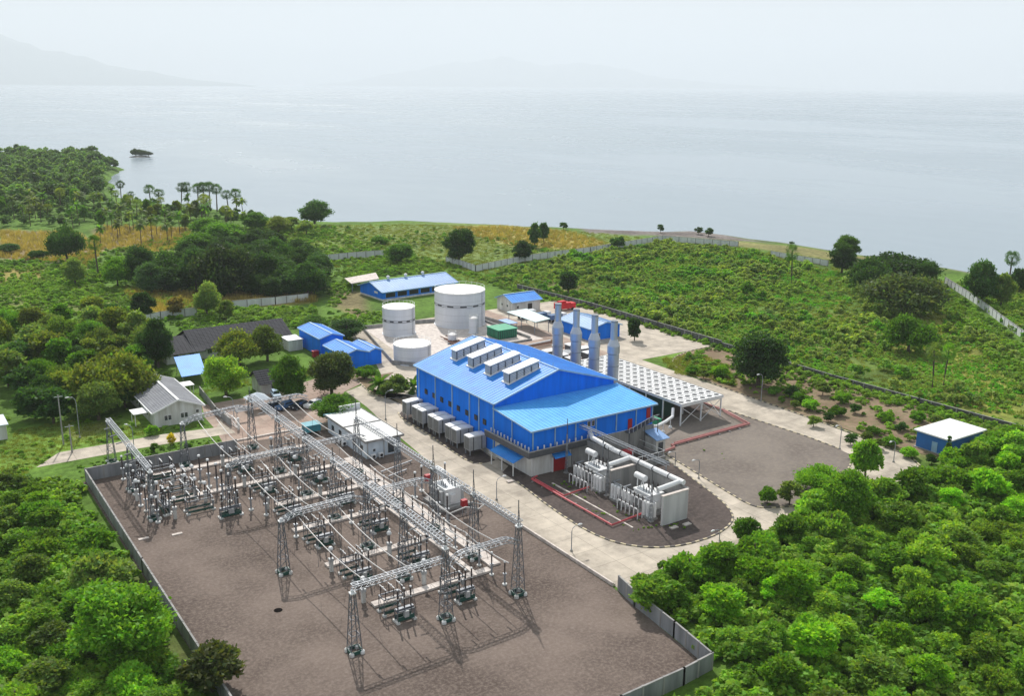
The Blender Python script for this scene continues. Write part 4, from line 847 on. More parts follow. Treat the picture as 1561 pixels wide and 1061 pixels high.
# isolated blue box with white roof, right
bb = thing('blue_shed', 'blue sheet metal shed with a flat white roof at the far right', 'shed', (177.8, 106.6, 0))
b = MB(); b.box(172.2, 183.4, 103.1, 110.3, .3, 3.6); b.build('wall', mat('mid blue sheet', (.02, .16, .5), .5, 0, var=.2, rib=('X', .3, .03)), bb)
b = MB(); b.box(171.7, 183.9, 102.6, 110.8, 3.6, 3.85); b.build('roof', mat('white roof sheet', (.8, .8, .8), .5, 0, var=.06), bb)
b = MB(); b.box(171.9, 183.7, 102.8, 110.6, 0, .3); b.build('plinth', grey_wall, bb)
for x in (174, 178, 182): window(bb, x, 103.1, 1.3, .8, .6, '-y', gm=dark)
b = MB(); b.box(172.13, 172.2, 105.6, 106.8, .3, 2.4); b.build('door', trim_blue, bb)
# control building at the switchyard
cb = thing('control_building', 'pale control building with a flat white roof beside the switchyard road', 'building', (80.5, 173, 0))
b = MB(); b.box(76.6, 84.0, 163.9, 182.2, 0, 3.5); b.build('wall', mat('pale blue grey wall', (.68, .76, .84), .8, 0, col2=(.5, .57, .64), scale=.7, streak=True), cb)
b = MB(); b.box(76.2, 84.4, 163.4, 182.6, 3.5, 3.72); b.build('roof', mat('white flat roof', (.78, .78, .77), .7, 0, col2=(.6, .6, .59), scale=.5), cb)
b = MB(); b.box(76.1, 76.2, 163.3, 182.7, 3.42, 3.85); b.box(84.4, 84.5, 163.3, 182.7, 3.42, 3.85); b.box(76.2, 84.4, 163.3, 163.4, 3.42, 3.85); b.box(76.2, 84.4, 173.2, 173.4, 3.72, 3.9); b.build('parapet', grey_wall, cb)
b = MB(); b.box(76.1, 80, 182.6, 183.2, 3.4, 3.7); b.build('teal_gutter', teal, cb)
b = MB(); b.box(79.5, 84.3, 182.8, 183.1, 2.6, 4.9); b.build('sign_board', white_paint, cb)
for y in (166, 169.5, 176, 179.5): window(cb, 76.6, y, 1.2, 1.2, 1.1, '-x')
window(cb, 78.2, 163.9, 1.3, .5, .5, '-y'); window(cb, 81.8, 163.9, .4, 1.3, 2.2, '-y'); b = MB(); [b.box(x-.1, x+.1, 163.75, 163.9, 0, 3.4) for x in (76.8, 80.3, 83.8)]; b.build('pilaster', rad_m, cb)
for i, (x, y) in enumerate(((77.6, 163), (79.2, 163), (75.8, 174.2), (75.8, 172.6))):
    q = thing('air_conditioner', '%s outdoor air conditioner box by the control building' % ordn[i], 'air conditioner', (x, y, 0), 'outdoor units at the control building'); b = MB(); b.box(x-.45, x+.45, y-.3, y+.3, .3, 1.1); b.build('case', white_paint, q); b = MB(); b.tube([(x, y-.3, .7), (x, y-.34, .7)], .3, 12); b.build('fan', dark, q); b = MB(); b.box(x-.4, x-.3, y-.25, y+.25, 0, .3); b.box(x+.3, x+.4, y-.25, y+.25, 0, .3); b.build('foot', steel, q)
# roof antenna frames on the control building (gantry feet rise behind)
# gate, gazebo, teal tank, cars
gz = thing('gazebo', 'open gazebo with a pale pyramid roof by the switchyard gate', 'gazebo', (66.5, 206.4, 0)); c_ = P(392, 603, 3.2)
gx, gy = c_.x, c_.y; b = MB(); b.add([(gx-2.4,gy-2.4,2.6),(gx+2.4,gy-2.4,2.6),(gx+2.4,gy+2.4,2.6),(gx-2.4,gy+2.4,2.6),(gx,gy,4.0)], [(0,1,4),(1,2,4),(2,3,4),(3,0,4),(3,2,1,0)]); b.build('roof', roof_pale if False else mat('pale blue grey roof', (.55, .62, .70), .6, 0, var=.15), gz)
b = MB(); [b.box(gx+sx-.08, gx+sx+.08, gy+sy-.08, gy+sy+.08, 0, 2.6) for sx in (-2, 2) for sy in (-2, 2)]; b.build('post', white_paint, gz)
sg = thing('sign_board', 'plain white board on two posts left of the gazebo', 'sign', (64, 203, 0)); c_ = P(371, 640); b = MB(); b.box(c_.x-1.6, c_.x+1.6, c_.y-.06, c_.y+.06, 1.9, 3.0); b.build('board', white_paint, sg); b = MB(); [b.box(c_.x+s-.06, c_.x+s+.06, c_.y+.06, c_.y+.16, 0, 3) for s in (-1.3, 1.3)]; b.build('post', steel, sg)
c_ = P(475, 660); tt = thing('water_tank', 'teal covered water tank between the parked cars and the control building', 'tank', (c_.x, c_.y, 0)); b = MB(); b.box(c_.x-1.6, c_.x+1.6, c_.y-1.2, c_.y+1.2, .6, 1.9); b.build('body', teal, tt); b = MB(); b.box(c_.x-1.8, c_.x+1.8, c_.y-1.4, c_.y+1.4, 1.9, 2.1); b.build('lid', teal, tt); b = MB(); [b.box(c_.x+sx-.1, c_.x+sx+.1, c_.y+sy-.1, c_.y+sy+.1, 0, .6) for sx in (-1.4, 1.4) for sy in (-1, 1)]; b.build('foot', steel, tt)
gt = thing('sliding_gate', 'white barred sliding gate by the white house', 'gate', (60, 198, 0)); b = MB(); A = P(342, 640); B_ = P(364, 655)
for k in range(14): p = A.lerp(B_, k/13); b.bar(p, p+Vector((0, 0, 2.0)), .06)
b.bar(A+Vector((0, 0, 2)), B_+Vector((0, 0, 2)), .09); b.bar(A+Vector((0, 0, .2)), B_+Vector((0, 0, .2)), .09); b.bar(A+Vector((0, 0, 2)), B_+Vector((0, 0, .2)), .07); b.build('bars', white_paint, gt)
b = MB(); [b.box(p.x-.2, p.x+.2, p.y-.2, p.y+.2, 0, 2.6) for p in (A, B_)]; b.build('gate_post', white_wall, gt)
def car(label, x, y, rz, m, suv=True):
    c = thing('parked_car', label, 'car', (0, 0, 0), 'cars parked by the switchyard gate'); b = MB()
    prof = [(-2.2, .45), (-2.2, 1.0), (-2.05, 1.1), (-1.0, 1.15), (.0, 1.15), (2.15, 1.1), (2.25, .95), (2.25, .45)]
    n = len(prof); b.add([(px_, -.87, z) for px_, z in prof]+[(px_, .87, z) for px_, z in prof], [tuple(range(n-1, -1, -1)), tuple(range(n, 2*n))]+[(i, (i+1) % n, n+(i+1) % n, n+i) for i in range(n)])
    cab = [(-.95, 1.15), (-.35, 1.68), (1.75, 1.68), (2.1, 1.12)]; b.add([(px_, -.72+(.06 if z > 1.3 else -.1), z) for px_, z in cab]+[(px_, .72-(.06 if z > 1.3 else -.1), z) for px_, z in cab], [(3, 2, 1, 0), (4, 5, 6, 7)]+[(i, (i+1) % 4, 4+(i+1) % 4, 4+i) for i in range(4)])
    b.build('body', m, c)
    b = MB(); b.add([(-.62,-.80,1.2),(-.3,-.715,1.58),(.6,-.715,1.58),(.6,-.80,1.2)], [(0,1,2,3)]); b.add([(.7,-.80,1.2),(.7,-.715,1.58),(1.6,-.715,1.58),(1.8,-.80,1.2)], [(0,1,2,3)])
    b.add([(-.62,.80,1.2),(-.3,.715,1.58),(.6,.715,1.58),(.6,.80,1.2)], [(3,2,1,0)]); b.add([(.7,.80,1.2),(.7,.715,1.58),(1.6,.715,1.58),(1.8,.80,1.2)], [(3,2,1,0)])
    b.add([(-.93,-.66,1.19),(-.93,.66,1.19),(-.40,.6,1.66),(-.40,-.6,1.66)], [(0,3,2,1)]); b.add([(2.11,-.66,1.19),(2.11,.66,1.19),(1.80,.6,1.64),(1.80,-.6,1.64)], [(0,1,2,3)]); b.build('window', glass, c)
    for wx in (-1.35, 1.4):
        for wy in (-.8, .8):
            b = MB(); b.tube([(wx, wy-.11, .34), (wx, wy+.11, .34)], .34, 14); o = b.build('wheel', rubber, c); b = MB(); b.tube([(wx, wy-.13, .34), (wx, wy+.13, .34)], .19, 10); b.build('rim', steel, o)
    for wy in (-.6, .6): b = MB(); b.box(-2.24, -2.19, wy-.2, wy+.2, .75, .95); b.build('headlight', white_paint, c)
    c.location = (x, y, .02); c.rotation_euler = (0, 0, rz); return c
cp = P(481, 625); car('white car parked rightmost in the row beside the round trees', 80.4, 199.0, R(20), car_w)
car('dark car parked left of the white car', 77.4, 200.0, R(20), car_s); car('dark blue car second from the left in the parked row', 74.6, 201.4, R(24), car_b); car('grey dark car parked leftmost in the row', 72.0, 202.6, R(24), car_s)
o = car('pale blue pickup standing alone behind the parked row', 76.0, 210.3, R(80), mat('pale blue paint', (.35, .5, .65), .3, 0)); o['group'] = None; del o['group']
fe = thing('fire_engine', 'red fire engine parked at the far wall beside the white house', 'truck', (187, 250, 0))
b = MB(); b.box(184, 189, 247.5, 250, .7, 2.6); b.box(189.05, 191, 247.5, 250, .6, 2.3); b.box(185, 187.5, 248, 249.5, 2.6, 3.2); b.build('body', mat('fire red paint', (.7, .015, .03), .35, 0), fe); b = MB(); b.box(190.4, 191.05, 247.6, 249.9, 1.5, 2.2); b.build('window', glass, fe)
for wx in (185, 189.8):
    for wy in (247.6, 249.9): b = MB(); b.tube([(wx, wy-.15, .5), (wx, wy+.15, .5)], .5, 12); b.build('wheel', rubber, fe)
for i, (x, y, lab) in enumerate(((170.5, 246, 'dark blue truck nearest the white house with the blue roof'), (173, 241.5, 'dark blue truck in the middle of the three by the far wall'), (176, 237.5, 'dark blue truck nearest the blue workshop behind the stacks'))):
    tkt = thing('parked_truck', lab, 'truck', (x, y, 0), 'trucks in the process yard'); b = MB(); b.box(x-3, x+1.4, y-1.1, y+1.1, .9, 2.3); b.build('bed', car_b, tkt); b = MB(); b.box(x+1.5, x+3, y-1.1, y+1.1, .6, 2.5); b.build('cab', car_w, tkt)
    for wx in (-2, 2.2):
        for wy in (-1, 1): b = MB(); b.tube([(x+wx, y+wy-.14, .48), (x+wx, y+wy+.14, .48)], .48, 12); b.build('wheel', rubber, tkt)
# street lamps
def lamp(label, x, y, h, az, arm=1.3, group='street lamps along the roads'):
    q = thing('street_lamp', label, 'street lamp', (x, y, 0), group); b = MB(); dx, dy = math.cos(az)*arm, math.sin(az)*arm
    b.tube([(x, y, 0), (x, y, h*.82), (x+dx*.12, y+dy*.12, h*.93), (x+dx*.45, y+dy*.45, h*.99), (x+dx, y+dy, h)], [.09, .07, .06, .05, .045], 8); b.build('pole', steel, q)
    b = MB(); b.tube([(x+dx*.9, y+dy*.9, h+.02), (x+dx*1.15, y+dy*1.15, h+.06), (x+dx*1.5, y+dy*1.5, h)], [.08, .17, .1], 10); b.build('lamp_head', white_paint, q)
    b = MB(); b.lathe(x, y, [(.22, 0), (.22, .3), (.1, .32)], 8); b.build('footing', grey_wall, q)
for (u, v, vt, az, lab) in ((757, 763, 729, 0, 'street lamp on the kerb below the walkway corner of the blue hall'), (871, 841, 803, 0, 'street lamp at the near kerb left of the transformer bays'), (1096, 832, 806, 180, 'street lamp by the road bend next to the small umbrella shaped tree'),
      (588, 640, 598, 0, 'street lamp at the junction above the control building'), (1029, 713, 688, 180, 'street lamp on the east road behind the end wall'), (1065, 730, 700, 180, 'short lamp at the edge of the empty gravel lot'), (1160, 612, 571, 180, 'street lamp in front of the big round dark tree'),
      (1280, 685, 648, 180, 'street lamp half way along the north road'), (122, 668, 606, 180, 'curved street lamp on the grass left of the white house'), (357, 640, 606, 150, 'street lamp with a round head by the sliding gate'), (1362, 705, 672, 180, 'street lamp near the end of the north road'), (205, 690, 650, 120, 'street lamp beside the white road near the left gantry'), (600, 600, 575, 0, 'street lamp beside the palms left of the hall')):
    q = P(u, v); k = mpp(u, v); lamp(lab, q.x, q.y, (v-vt)*k/.93, R(az))
for i, (u, v, vt) in enumerate(((110, 690, 648), (97, 678, 604))):
    q = P(u, v); k = mpp(u, v); pq = thing('utility_pole', '%s concrete pole of the pair on the grass left of the house' % ('shorter' if i == 0 else 'taller'), 'pole', (q.x, q.y, 0)); b = MB(); h = (v-vt)*k/.93; b.tube([(q.x, q.y, 0), (q.x, q.y, h)], [.17, .11], 8); b.build('pole', grey_wall, pq); b = MB(); b.bar((q.x-.8, q.y, h-.4), (q.x+.8, q.y, h-.4), .1); b.build('crossarm', steel, pq)
# ------------------------------------------------------------------ switchyard: gantries
def gantry_column(label, h, spike=0, base_w=1.45, top_w=.55, group=None):
    t = thing('gantry_column', label, 'lattice tower', (0, 0, 0), group)
    b = MB(); n = max(6, int(h/1.05)); C = ((-1, -1), (1, -1), (1, 1), (-1, 1))
    wz = lambda a: (base_w*(1-a)+top_w*a)/2
    for sx, sy in C: b.bar((sx*base_w/2, sy*base_w/2, .4), (sx*top_w/2, sy*top_w/2, h), .10)
    for k in range(n):
        a, c = k/n, (k+1)/n; wa, wc = wz(a), wz(c)
        for i in range(4):
            s0, s1 = C[i], C[(i+1) % 4]
            p, q = ((s0, s1) if k % 2 else (s1, s0))
            b.bar((p[0]*wa, p[1]*wa, .4+(h-.4)*a), (q[0]*wc, q[1]*wc, .4+(h-.4)*c), .06)
            if k % 2 == 0: b.bar((s0[0]*wa, s0[1]*wa, .4+(h-.4)*a), (s1[0]*wa, s1[1]*wa, .4+(h-.4)*a), .05)
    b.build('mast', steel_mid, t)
    b = MB(); [b.lathe(sx*base_w/2, sy*base_w/2, [(.34, 0), (.34, .35), (.2, .5)], 8) for sx, sy in C]; b.build('footing', white_wall, t)
    b = MB(); b.box(-base_w/2, base_w/2, -base_w/2-.12, -base_w/2+.0, .05, .55); b.box(-base_w/2, base_w/2, base_w/2, base_w/2+.12, .05, .55); b.box(-base_w/2-.12, -base_w/2, -base_w/2, base_w/2, .05, .55); b.box(base_w/2, base_w/2+.12, -base_w/2, base_w/2, .05, .55)
    b.build('base_frame', green_base, t)
    b = MB(); b.box(-top_w*.7, top_w*.7, -top_w*.7, top_w*.7, h, h+.16); b.lathe(0, 0, [(.26, h+.16), (.26, h+.45), (.05, h+.6)], 8); b.build('cap', white_paint, t)
    if spike:
        b = MB()
        for sx, sy in ((-1, -1), (1, -1), (0, 1)): b.bar((sx*.2, sy*.2, h), (0, 0, h+spike*.75), .07)
        for k in range(6):
            f = k/6*.75; b.bar((-.2*(1-f), -.2*(1-f), h+spike*f), (.2*(1-f-.1), -.2*(1-f-.1), h+spike*(f+.1)), .045)
        b.tube([(0, 0, h+spike*.7), (0, 0, h+spike)], .07, 6); b.build('spike', steel_dk, t)
    return t
def beam(label, A, B_, w=.75, hgt=.7, arch=0, strings=(), side=1, group=None):
    """lattice beam; strings = fractions along it where insulator strings hang"""
    A = Vector(A); B_ = Vector(B_); t = thing('gantry_beam', label, 'lattice beam', tuple((A+B_)/2), group); d = (B_-A); L = d.length; d.normalize(); s = Vector((-d.y, d.x, 0)).normalized()*w/2
    n = max(6, int(L/.8)); b = MB()
    cent = lambda f: A.lerp(B_, f)+Vector((0, 0, arch*(min(1, 6*f, 6*(1-f))-1)))
    for k in range(n):
        f, g = k/n, (k+1)/n; p, q = cent(f), cent(g); u = Vector((0, 0, hgt))
        for o in (s, -s, s+u, -s+u): b.bar(p+o, q+o, .08)
        b.bar(p+s+u, q-s+u, .06); b.bar(p-s+u, p+s+u, .06); b.bar(p+s, q+s+u, .055); b.bar(q-s, p-s+u, .055); b.bar(p-s, q+s, .05)
    b.build('lattice', steel, t)
    for f in strings:
        p = cent(f); c = MB(); e = p+s.normalized()*side*(w/2+.1); c.tube([e, e+s.normalized()*side*1.1+Vector((0, 0, -.15))], .11, 8)
        c.build('insulator_string', insul_g, t)
    return t
cp = None
H1, H2 = 8.3, 10.5
def col(x, y, h, spike, label):
    t = gantry_column(label, h, spike); t.location = (x, y, 0); return t
protoL = gantry_column('lattice gantry column with green footings nearest the bottom of the picture', H1); protoL.location = (45.9, 103.7, 0)
def like(proto, x, y, label): t = copy_tree(proto); t.location = (x, y, 0); t['label'] = label; return t
like(protoL, 46.2, 128.7, 'lattice gantry column with green footings standing alone left of the middle bays')
like(protoL, 46.6, 153.8, 'lattice gantry column at the left of the third cross beam behind the open gravel')
like(protoL, 46.4, 179.3, 'lattice gantry column behind the back wall carrying the beam over the road side')
for i, (y, w) in enumerate(((172.5, 'in the middle of'), (188.3, 'at the far end of'), (158.2, 'at the near end of'))):
    like(protoL, 35.2, y, 'lattice gantry column %s the short left beam' % w)
protoM = gantry_column('tall lattice gantry column in the centre with a spike, lowest in the picture', H2, 2.2); protoM.location = (59.6, 104.2, 0)
for y, lab in ((117.5, 'second central lattice column from the bottom, crowded by green frames'), (129.6, 'third central lattice column from the bottom where two beams cross'), (142.1, 'fourth central lattice column from the bottom'), (154.0, 'fifth central lattice column from the bottom beside the third cross beam'), (167, 'sixth central lattice column from the bottom'), (181.6, 'central lattice column farthest back beside the gate')):
    like(protoM, 60.3, y, lab)
protoR = gantry_column('spiked lattice tower at the right end of the lowest cross beam', H2, 4.0); protoR.location = (71.6, 104.6, 0)
for y, lab in ((117.5, 'second spiked lattice tower along the road beam, near the gravel corner'), (129.8, 'third spiked lattice tower along the road beam, in front of the white transformer'), (142.2, 'fourth spiked lattice tower along the road beam, behind the white transformer'), (158.5, 'spiked lattice tower against the control building')):
    like(protoR, 72.2, y, lab)
ORD = ['first', 'second', 'third', 'fourth', 'fifth', 'sixth', 'seventh', 'eighth', 'ninth', 'tenth', 'eleventh', 'twelfth']
st = (.25, .5, .75)
beam('lowest lattice cross beam, left half', (45.9, 103.8, 8.75), (59.3, 104.2, 8.75), strings=st)
beam('lowest lattice cross beam, right half ending at the spiked tower', (60, 104.2, 8.75), (71.4, 104.6, 8.75), arch=.85, strings=st)
beam('lattice cross beam from the lone left column to the third central column', (46.2, 128.8, 8.75), (60, 129.4, 8.75), arch=.85, strings=st)
beam('lattice cross beam from the third central column to the road beam', (60.4, 129.5, 8.75), (72, 129.8, 8.75), arch=.85, strings=st)
beam('lattice cross beam at the fifth central column, left half', (46.7, 153.8, 8.75), (60.1, 154.1, 8.75), arch=.85, strings=st)
beam('lattice cross beam at the fifth central column, right half', (60.5, 154.1, 8.75), (72, 154.3, 8.75), arch=.85, strings=st)
beam('lattice beam over the back wall beside the white road', (46.5, 179.3, 8.75), (60.2, 181.5, 8.75), arch=.85, strings=st, side=-1)
beam('lattice beam behind the gate yard at the far right of the yard', (60.4, 181.6, 8.75), (72.5, 182.2, 8.75), arch=.85, strings=st)
cy_ = [104.2, 117.5, 129.6, 142.1, 154.0, 167, 181.6]
for k in range(6):
    beam('%s span from the bottom of the double central lattice beam' % ORD[k], (60.3, cy_[k]+.3, 10.5), (60.3, cy_[k+1]-.3, 10.5), w=1.3, strings=(.3, .6))
ry_ = [104.6, 117.5, 129.8, 142.2, 158.5]
for k in range(4):
    beam('%s span from the bottom of the lattice beam along the road' % ORD[k], (72.2, ry_[k]+.3, 10.4), (72.2, ry_[k+1]-.3, 10.4), strings=(.3, .6), side=-1)
ly_ = [158.2, 172.5, 188.3]
for k in range(2): beam('%s span from the bottom of the short left lattice beam' % ORD[k], (35.2, ly_[k]+.3, 8.4), (35.2, ly_[k+1]-.3, 8.4), strings=(.15, .45, .75))
# ------------------------------------------------------------------ conductors
def cond(label, pts, r=.07, group='pale tube conductors over the switchyard'):
    t = MB()
    out_ = []
    for a, c in zip(pts[:-1], pts[1:]):
        a, c = Vector(a), Vector(c)
        for k in range(8):
            f = k/8; out_.append(a.lerp(c, f)-Vector((0, 0, 1.0*4*f*(1-f)*(c-a).length/26)))
    out_.append(Vector(pts[-1])); t.tube(out_, r, 6)
    o = t.build('conductor', cond_m); move_centre(o); return tag(o, label, 'conductor', group)
for i, x in enumerate((48.9, 52.2, 55.3)):
    n = ('outer', 'middle', 'inner')[i]
    cond('%s of three sagging pale conductors over the left bays, near span' % n, [(x, 104.4, 8.3), (x, 128.6, 8.3)]); cond('%s of the three sagging pale conductors over the left bays, middle span' % n, [(x, 129.3, 8.3), (x, 153.6, 8.3)])
    cond('%s of the three sagging pale conductors over the left bays, far span' % n, [(x, 154.3, 8.3), (x+.6, 179.6, 8.3)])
for i, x in enumerate((63.4, 66.2, 69.2)):
    n = ('left', 'middle', 'right')[i]
    cond('%s pale conductor right of the central beam, near span' % n, [(x, 104.8, 8.3), (x, 129.4, 8.3)]); cond('%s pale conductor right of the central beam, middle span' % n, [(x, 130, 8.3), (x, 153.9, 8.3)])
    cond('%s pale conductor right of the central beam, far span' % n, [(x, 154.6, 8.3), (x, 181.8, 8.3)])
# thin droppers and cross wires
b = MB()
rs = random.Random(3)
for y0 in (110, 116, 122, 134, 140, 147, 159, 166, 172):
    for x in (48.9, 52.2, 55.3, 63.4, 66.2, 69.2):
        b.tube([(x, y0, 7.2), (x+rs.uniform(-.8, .8), y0+rs.uniform(-1, 1), 3.6)], .03, 4)
o = b.build('dropper_wires', steel_dk); move_centre(o); tag(o, 'thin dark dropper wires hanging from the conductors to the equipment', 'wires', kind='stuff')
# ------------------------------------------------------------------ cable trench covers
def trench(label, x0, x1, y, w=1.3, ydir=False, h=.32):
    b = MB()
    if not ydir:
        x = x0
        while x < x1-.05: xe = min(x+2.4, x1); b.box(x, xe-.05, y-w/2, y+w/2, .01, h+((int(x*7)) % 3)*.012); x += 2.4
    else:
        yy = x0
        while yy < x1-.05: ye = min(yy+2.4, x1); b.box(y-w/2, y+w/2, yy, ye-.05, .01, h+((int(yy*7)) % 3)*.012); yy += 2.4
    o = b.build('trench_cover', slab); move_centre(o); return tag(o, label, 'trench cover')
for i, (x0, x1, y, lab) in enumerate(((37, 70, 176.9, 'pale trench cover strip nearest the back wall'), (39, 74.2, 164.0, 'second pale trench cover strip from the back wall'), (54, 74, 152.3, 'third pale trench cover strip from the back wall'), (52.6, 72, 141.2, 'fourth pale trench cover strip, under the lone left column beam'), (52.2, 71.2, 127.2, 'fifth pale trench cover strip from the back wall'), (52.9, 72.2, 112.9, 'lowest pale trench cover strip near the bottom gantry'))): trench(lab, x0, x1, y)
trench('wide pale trench cover running along the yard beside the road side bays', 113.6, 166, 73.6, 1.9, True); trench('narrow pale trench cover running beside the double central beam', 113.6, 164, 69.6, .7, True)
trench('pale kerb strip between the gate paving and the switchyard', 57, 84, 187.0, .5)
rk_ = MB(); rk_.box(84.35, 84.6, 99, 157, .02, .55); rk_.box(84.6, 84.85, 99, 157, .02, .35); o = rk_.build('drain_curb', slab); move_centre(o); tag(o, 'long pale curb between the switchyard gravel and the concrete road', 'curb')
# ------------------------------------------------------------------ equipment prototypes
def frame_legs(b, w, d, h, s=.12):
    for sx in (-1, 1):
        for sy in (-1, 1): b.bar((sx*w/2, sy*d/2, .25), (sx*w/2, sy*d/2, h), s)
    for sy in (-1, 1): b.bar((-w/2, sy*d/2, h), (w/2, sy*d/2, h), s*1.3); b.bar((-w/2, sy*d/2, .3), (w/2, sy*d/2, h), .06); b.bar((w/2, sy*d/2, .3), (-w/2, sy*d/2, h), .06)
    for sx in (-1, 1): b.bar((sx*w/2, -d/2, h), (sx*w/2, d/2, h), s*1.3); b.bar((sx*w/2, -d/2, .3), (sx*w/2, d/2, h), .06)
def ins_prof(z, h, r=.13):
    p = []; n = max(3, int(h/.22))
    for k in range(n): zz = z+h*k/n; p += [(r*.62, zz), (r, zz+h/n*.35), (r*.62, zz+h/n*.7)]
    return p+[(r*.6, z+h)]
def mk_disconnector():
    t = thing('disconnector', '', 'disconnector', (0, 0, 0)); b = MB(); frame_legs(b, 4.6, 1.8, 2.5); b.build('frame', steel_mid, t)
    b = MB(); [b.box(sx*2.3-.35, sx*2.3+.35, sy*.9-.3, sy*.9+.3, 0, .3) for sx in (-1, 1) for sy in (-1, 1)]; b.build('footing', white_wall, t)
    b = MB(); b.box(-2.3, 2.3, -.93, -.87, .3, .7); b.box(-2.3, 2.3, .87, .93, .3, .7); b.build('base_frame', green_base, t)
    for x in (-1.9, 0, 1.9):
        for y in (-.8, .8): b = MB(); b.lathe(x, y, ins_prof(2.6, 1.25), 8); b.build('insulator', insul, t)
        b = MB(); b.bar((x, -1.1, 3.95), (x, 1.1, 3.95), .11); b.box(x-.12, x+.12, -.12, .12, 3.85, 4.1); b.build('blade', white_paint, t)
    b = MB(); b.box(2.35, 2.75, -.25, .25, .8, 1.6); b.build('drive_box', rad_m, t); return t
def mk_breaker():
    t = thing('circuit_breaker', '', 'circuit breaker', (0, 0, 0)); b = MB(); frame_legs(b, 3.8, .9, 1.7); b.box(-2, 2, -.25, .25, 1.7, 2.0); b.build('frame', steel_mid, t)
    b = MB(); [b.box(sx*1.9-.35, sx*1.9+.35, -.75, .75, 0, .28) for sx in (-1, 1)]; b.build('footing', white_wall, t)
    b = MB(); b.box(-1.9, 1.9, -.5, -.42, .3, .9); b.box(-1.9, 1.9, .42, .5, .3, .9); b.build('base_frame', green_base, t)
    for x in (-1.5, 0, 1.5): b = MB(); b.lathe(x, 0, ins_prof(2.0, 1.3, .17), 8); b.lathe(x, 0, ins_prof(3.4, 1.3, .2), 8); b.build('pole', insul, t)
    b = MB(); [b.lathe(x, 0, [(.22, 3.3), (.22, 3.42)], 8) for x in (-1.5, 0, 1.5)]; [b.lathe(x, 0, [(.2, 4.7), (.2, 4.85), (.05, 4.9)], 8) for x in (-1.5, 0, 1.5)]; b.build('terminal', white_paint, t)
    b = MB(); b.box(-.5, .5, -.75, -.26, .8, 1.7); b.build('control_box', rad_m, t); return t
def mk_post(dark_ins=True, h0=2.3, hi=1.7):
    t = thing('instrument_transformer' if not dark_ins else 'surge_arrester', '', 'post insulator', (0, 0, 0)); b = MB(); b.bar((0, 0, .25), (0, 0, h0-.2), .26 if dark_ins else .34); b.box(-.3, .3, -.3, .3, h0-.2, h0); b.build('post', steel, t)
    b = MB(); b.lathe(0, 0, [(.45, 0), (.45, .25), (.2, .3)], 10); b.build('footing', white_wall, t)
    b = MB(); b.lathe(0, 0, ins_prof(h0, hi, .17), 9); b.build('insulator', insul if dark_ins else insul_g, t)
    b = MB(); b.lathe(0, 0, [(.2, h0+hi), (.24, h0+hi+.15), (.2, h0+hi+.3), (.04, h0+hi+.36)], 10); b.build('head', white_paint, t); return t
def mk_vt():                              # white headed instrument transformer on a concrete pedestal
    t = thing('current_transformer', '', 'instrument transformer', (0, 0, 0)); b = MB(); b.box(-.25, .25, -.25, .25, 0, 1.7); b.build('pedestal', white_wall, t)
    b = MB(); b.box(-.34, .34, -.34, .34, 1.7, 2.15); b.build('tank', rad_m, t)
    b = MB(); b.lathe(0, 0, ins_prof(2.2, 1.2, .17), 9); b.build('insulator', insul, t); b = MB(); b.lathe(0, 0, [(.18, 3.4), (.34, 3.5), (.38, 3.75), (.25, 3.98), (.05, 4.05)], 12); b.build('head', white_paint, t); return t
D, K, SA, VT = mk_disconnector(), mk_breaker(), mk_post(True, 2.3, 2.1), mk_vt()
cols_n = {48.9: 'left', 52.2: 'middle', 55.3: 'inner', 63.4: 'left', 66.2: 'middle', 69.2: 'right'}
rows = [(107.6, 'nearest the bottom gantry'), (120.5, 'between the two lowest trench strips'), (134.2, 'above the lone left column beam'), (147, 'below the third cross beam'), (158.5, 'above the third cross beam'), (170.5, 'between the two back trench strips')]
bays = [(55.0, 'left bay'), (64.6, 'right bay')]
for yb, rn in rows:
    for xb, bn in bays:
        place(D, USED, (xb-.5, yb+2.6, 0), 0, (.66, .9, 1), label='disconnector frame in the %s, %s' % (bn, rn), group='disconnectors in the switchyard')
        place(K, USED, (xb-.1, yb-.4, 0), 0, (.66, 1, 1), label='three pole breaker in the %s, %s' % (bn, rn), group='circuit breakers in the switchyard')
        for k, dx in enumerate((-2.3,)):
            place(VT if yb != 134.2 else SA, USED, (xb+dx-.4, yb+(6.9 if yb < 110 else 4.9), 0), 0, 1, label='white headed post in the %s, %s' % (bn, rn), group='instrument transformers in the switchyard')
# scattered dark posts in the left of the middle rows
for k, (u, v) in enumerate(((383, 778), (406, 786), (443, 722), (456, 745), (495, 735))):
    q = P(u, v); place(SA, USED, (q.x, q.y, 0), 0, .95, label='dark post insulator standing apart on the open gravel, %s from the left' % ORD[k], group='dark post insulators in the switchyard')
# left bay: lines of pedestals with dark insulators
for c_, (x0, cn_) in enumerate(((35.0, 'outer'), (37.8, 'second'))):
    for k in range(9):
        y = 178.5-k*2.75
        kind = (SA, VT, SA)[k % 3] if c_ == 0 else (VT, SA, VT)[k % 3]
        place(kind, USED, (x0+.35*math.sin(k), y, 0), 0, 1, label='%s insulator post from the back wall in the %s row along the left wall' % (ORD[k], cn_), group='insulator posts along the left wall')
pl = [(46.3, 169.5), (47.0, 166.7), (47.6, 164.0), (47.4, 160.4), (47.9, 158.2), (48.3, 155.8), (42.6, 166.0), (43.6, 163.4), (44.5, 160.7), (41.8, 171.2), (43.4, 170.2), (44.9, 169.4)]
for k, (x, y) in enumerate(pl):
    place(SA if k < 6 else VT, USED, (x, y, 0), 0, 1.15 if k < 6 else .95, label='%s insulator post in the crowded group right of the left rows' % ORD[k], group='insulator posts in the left middle group')
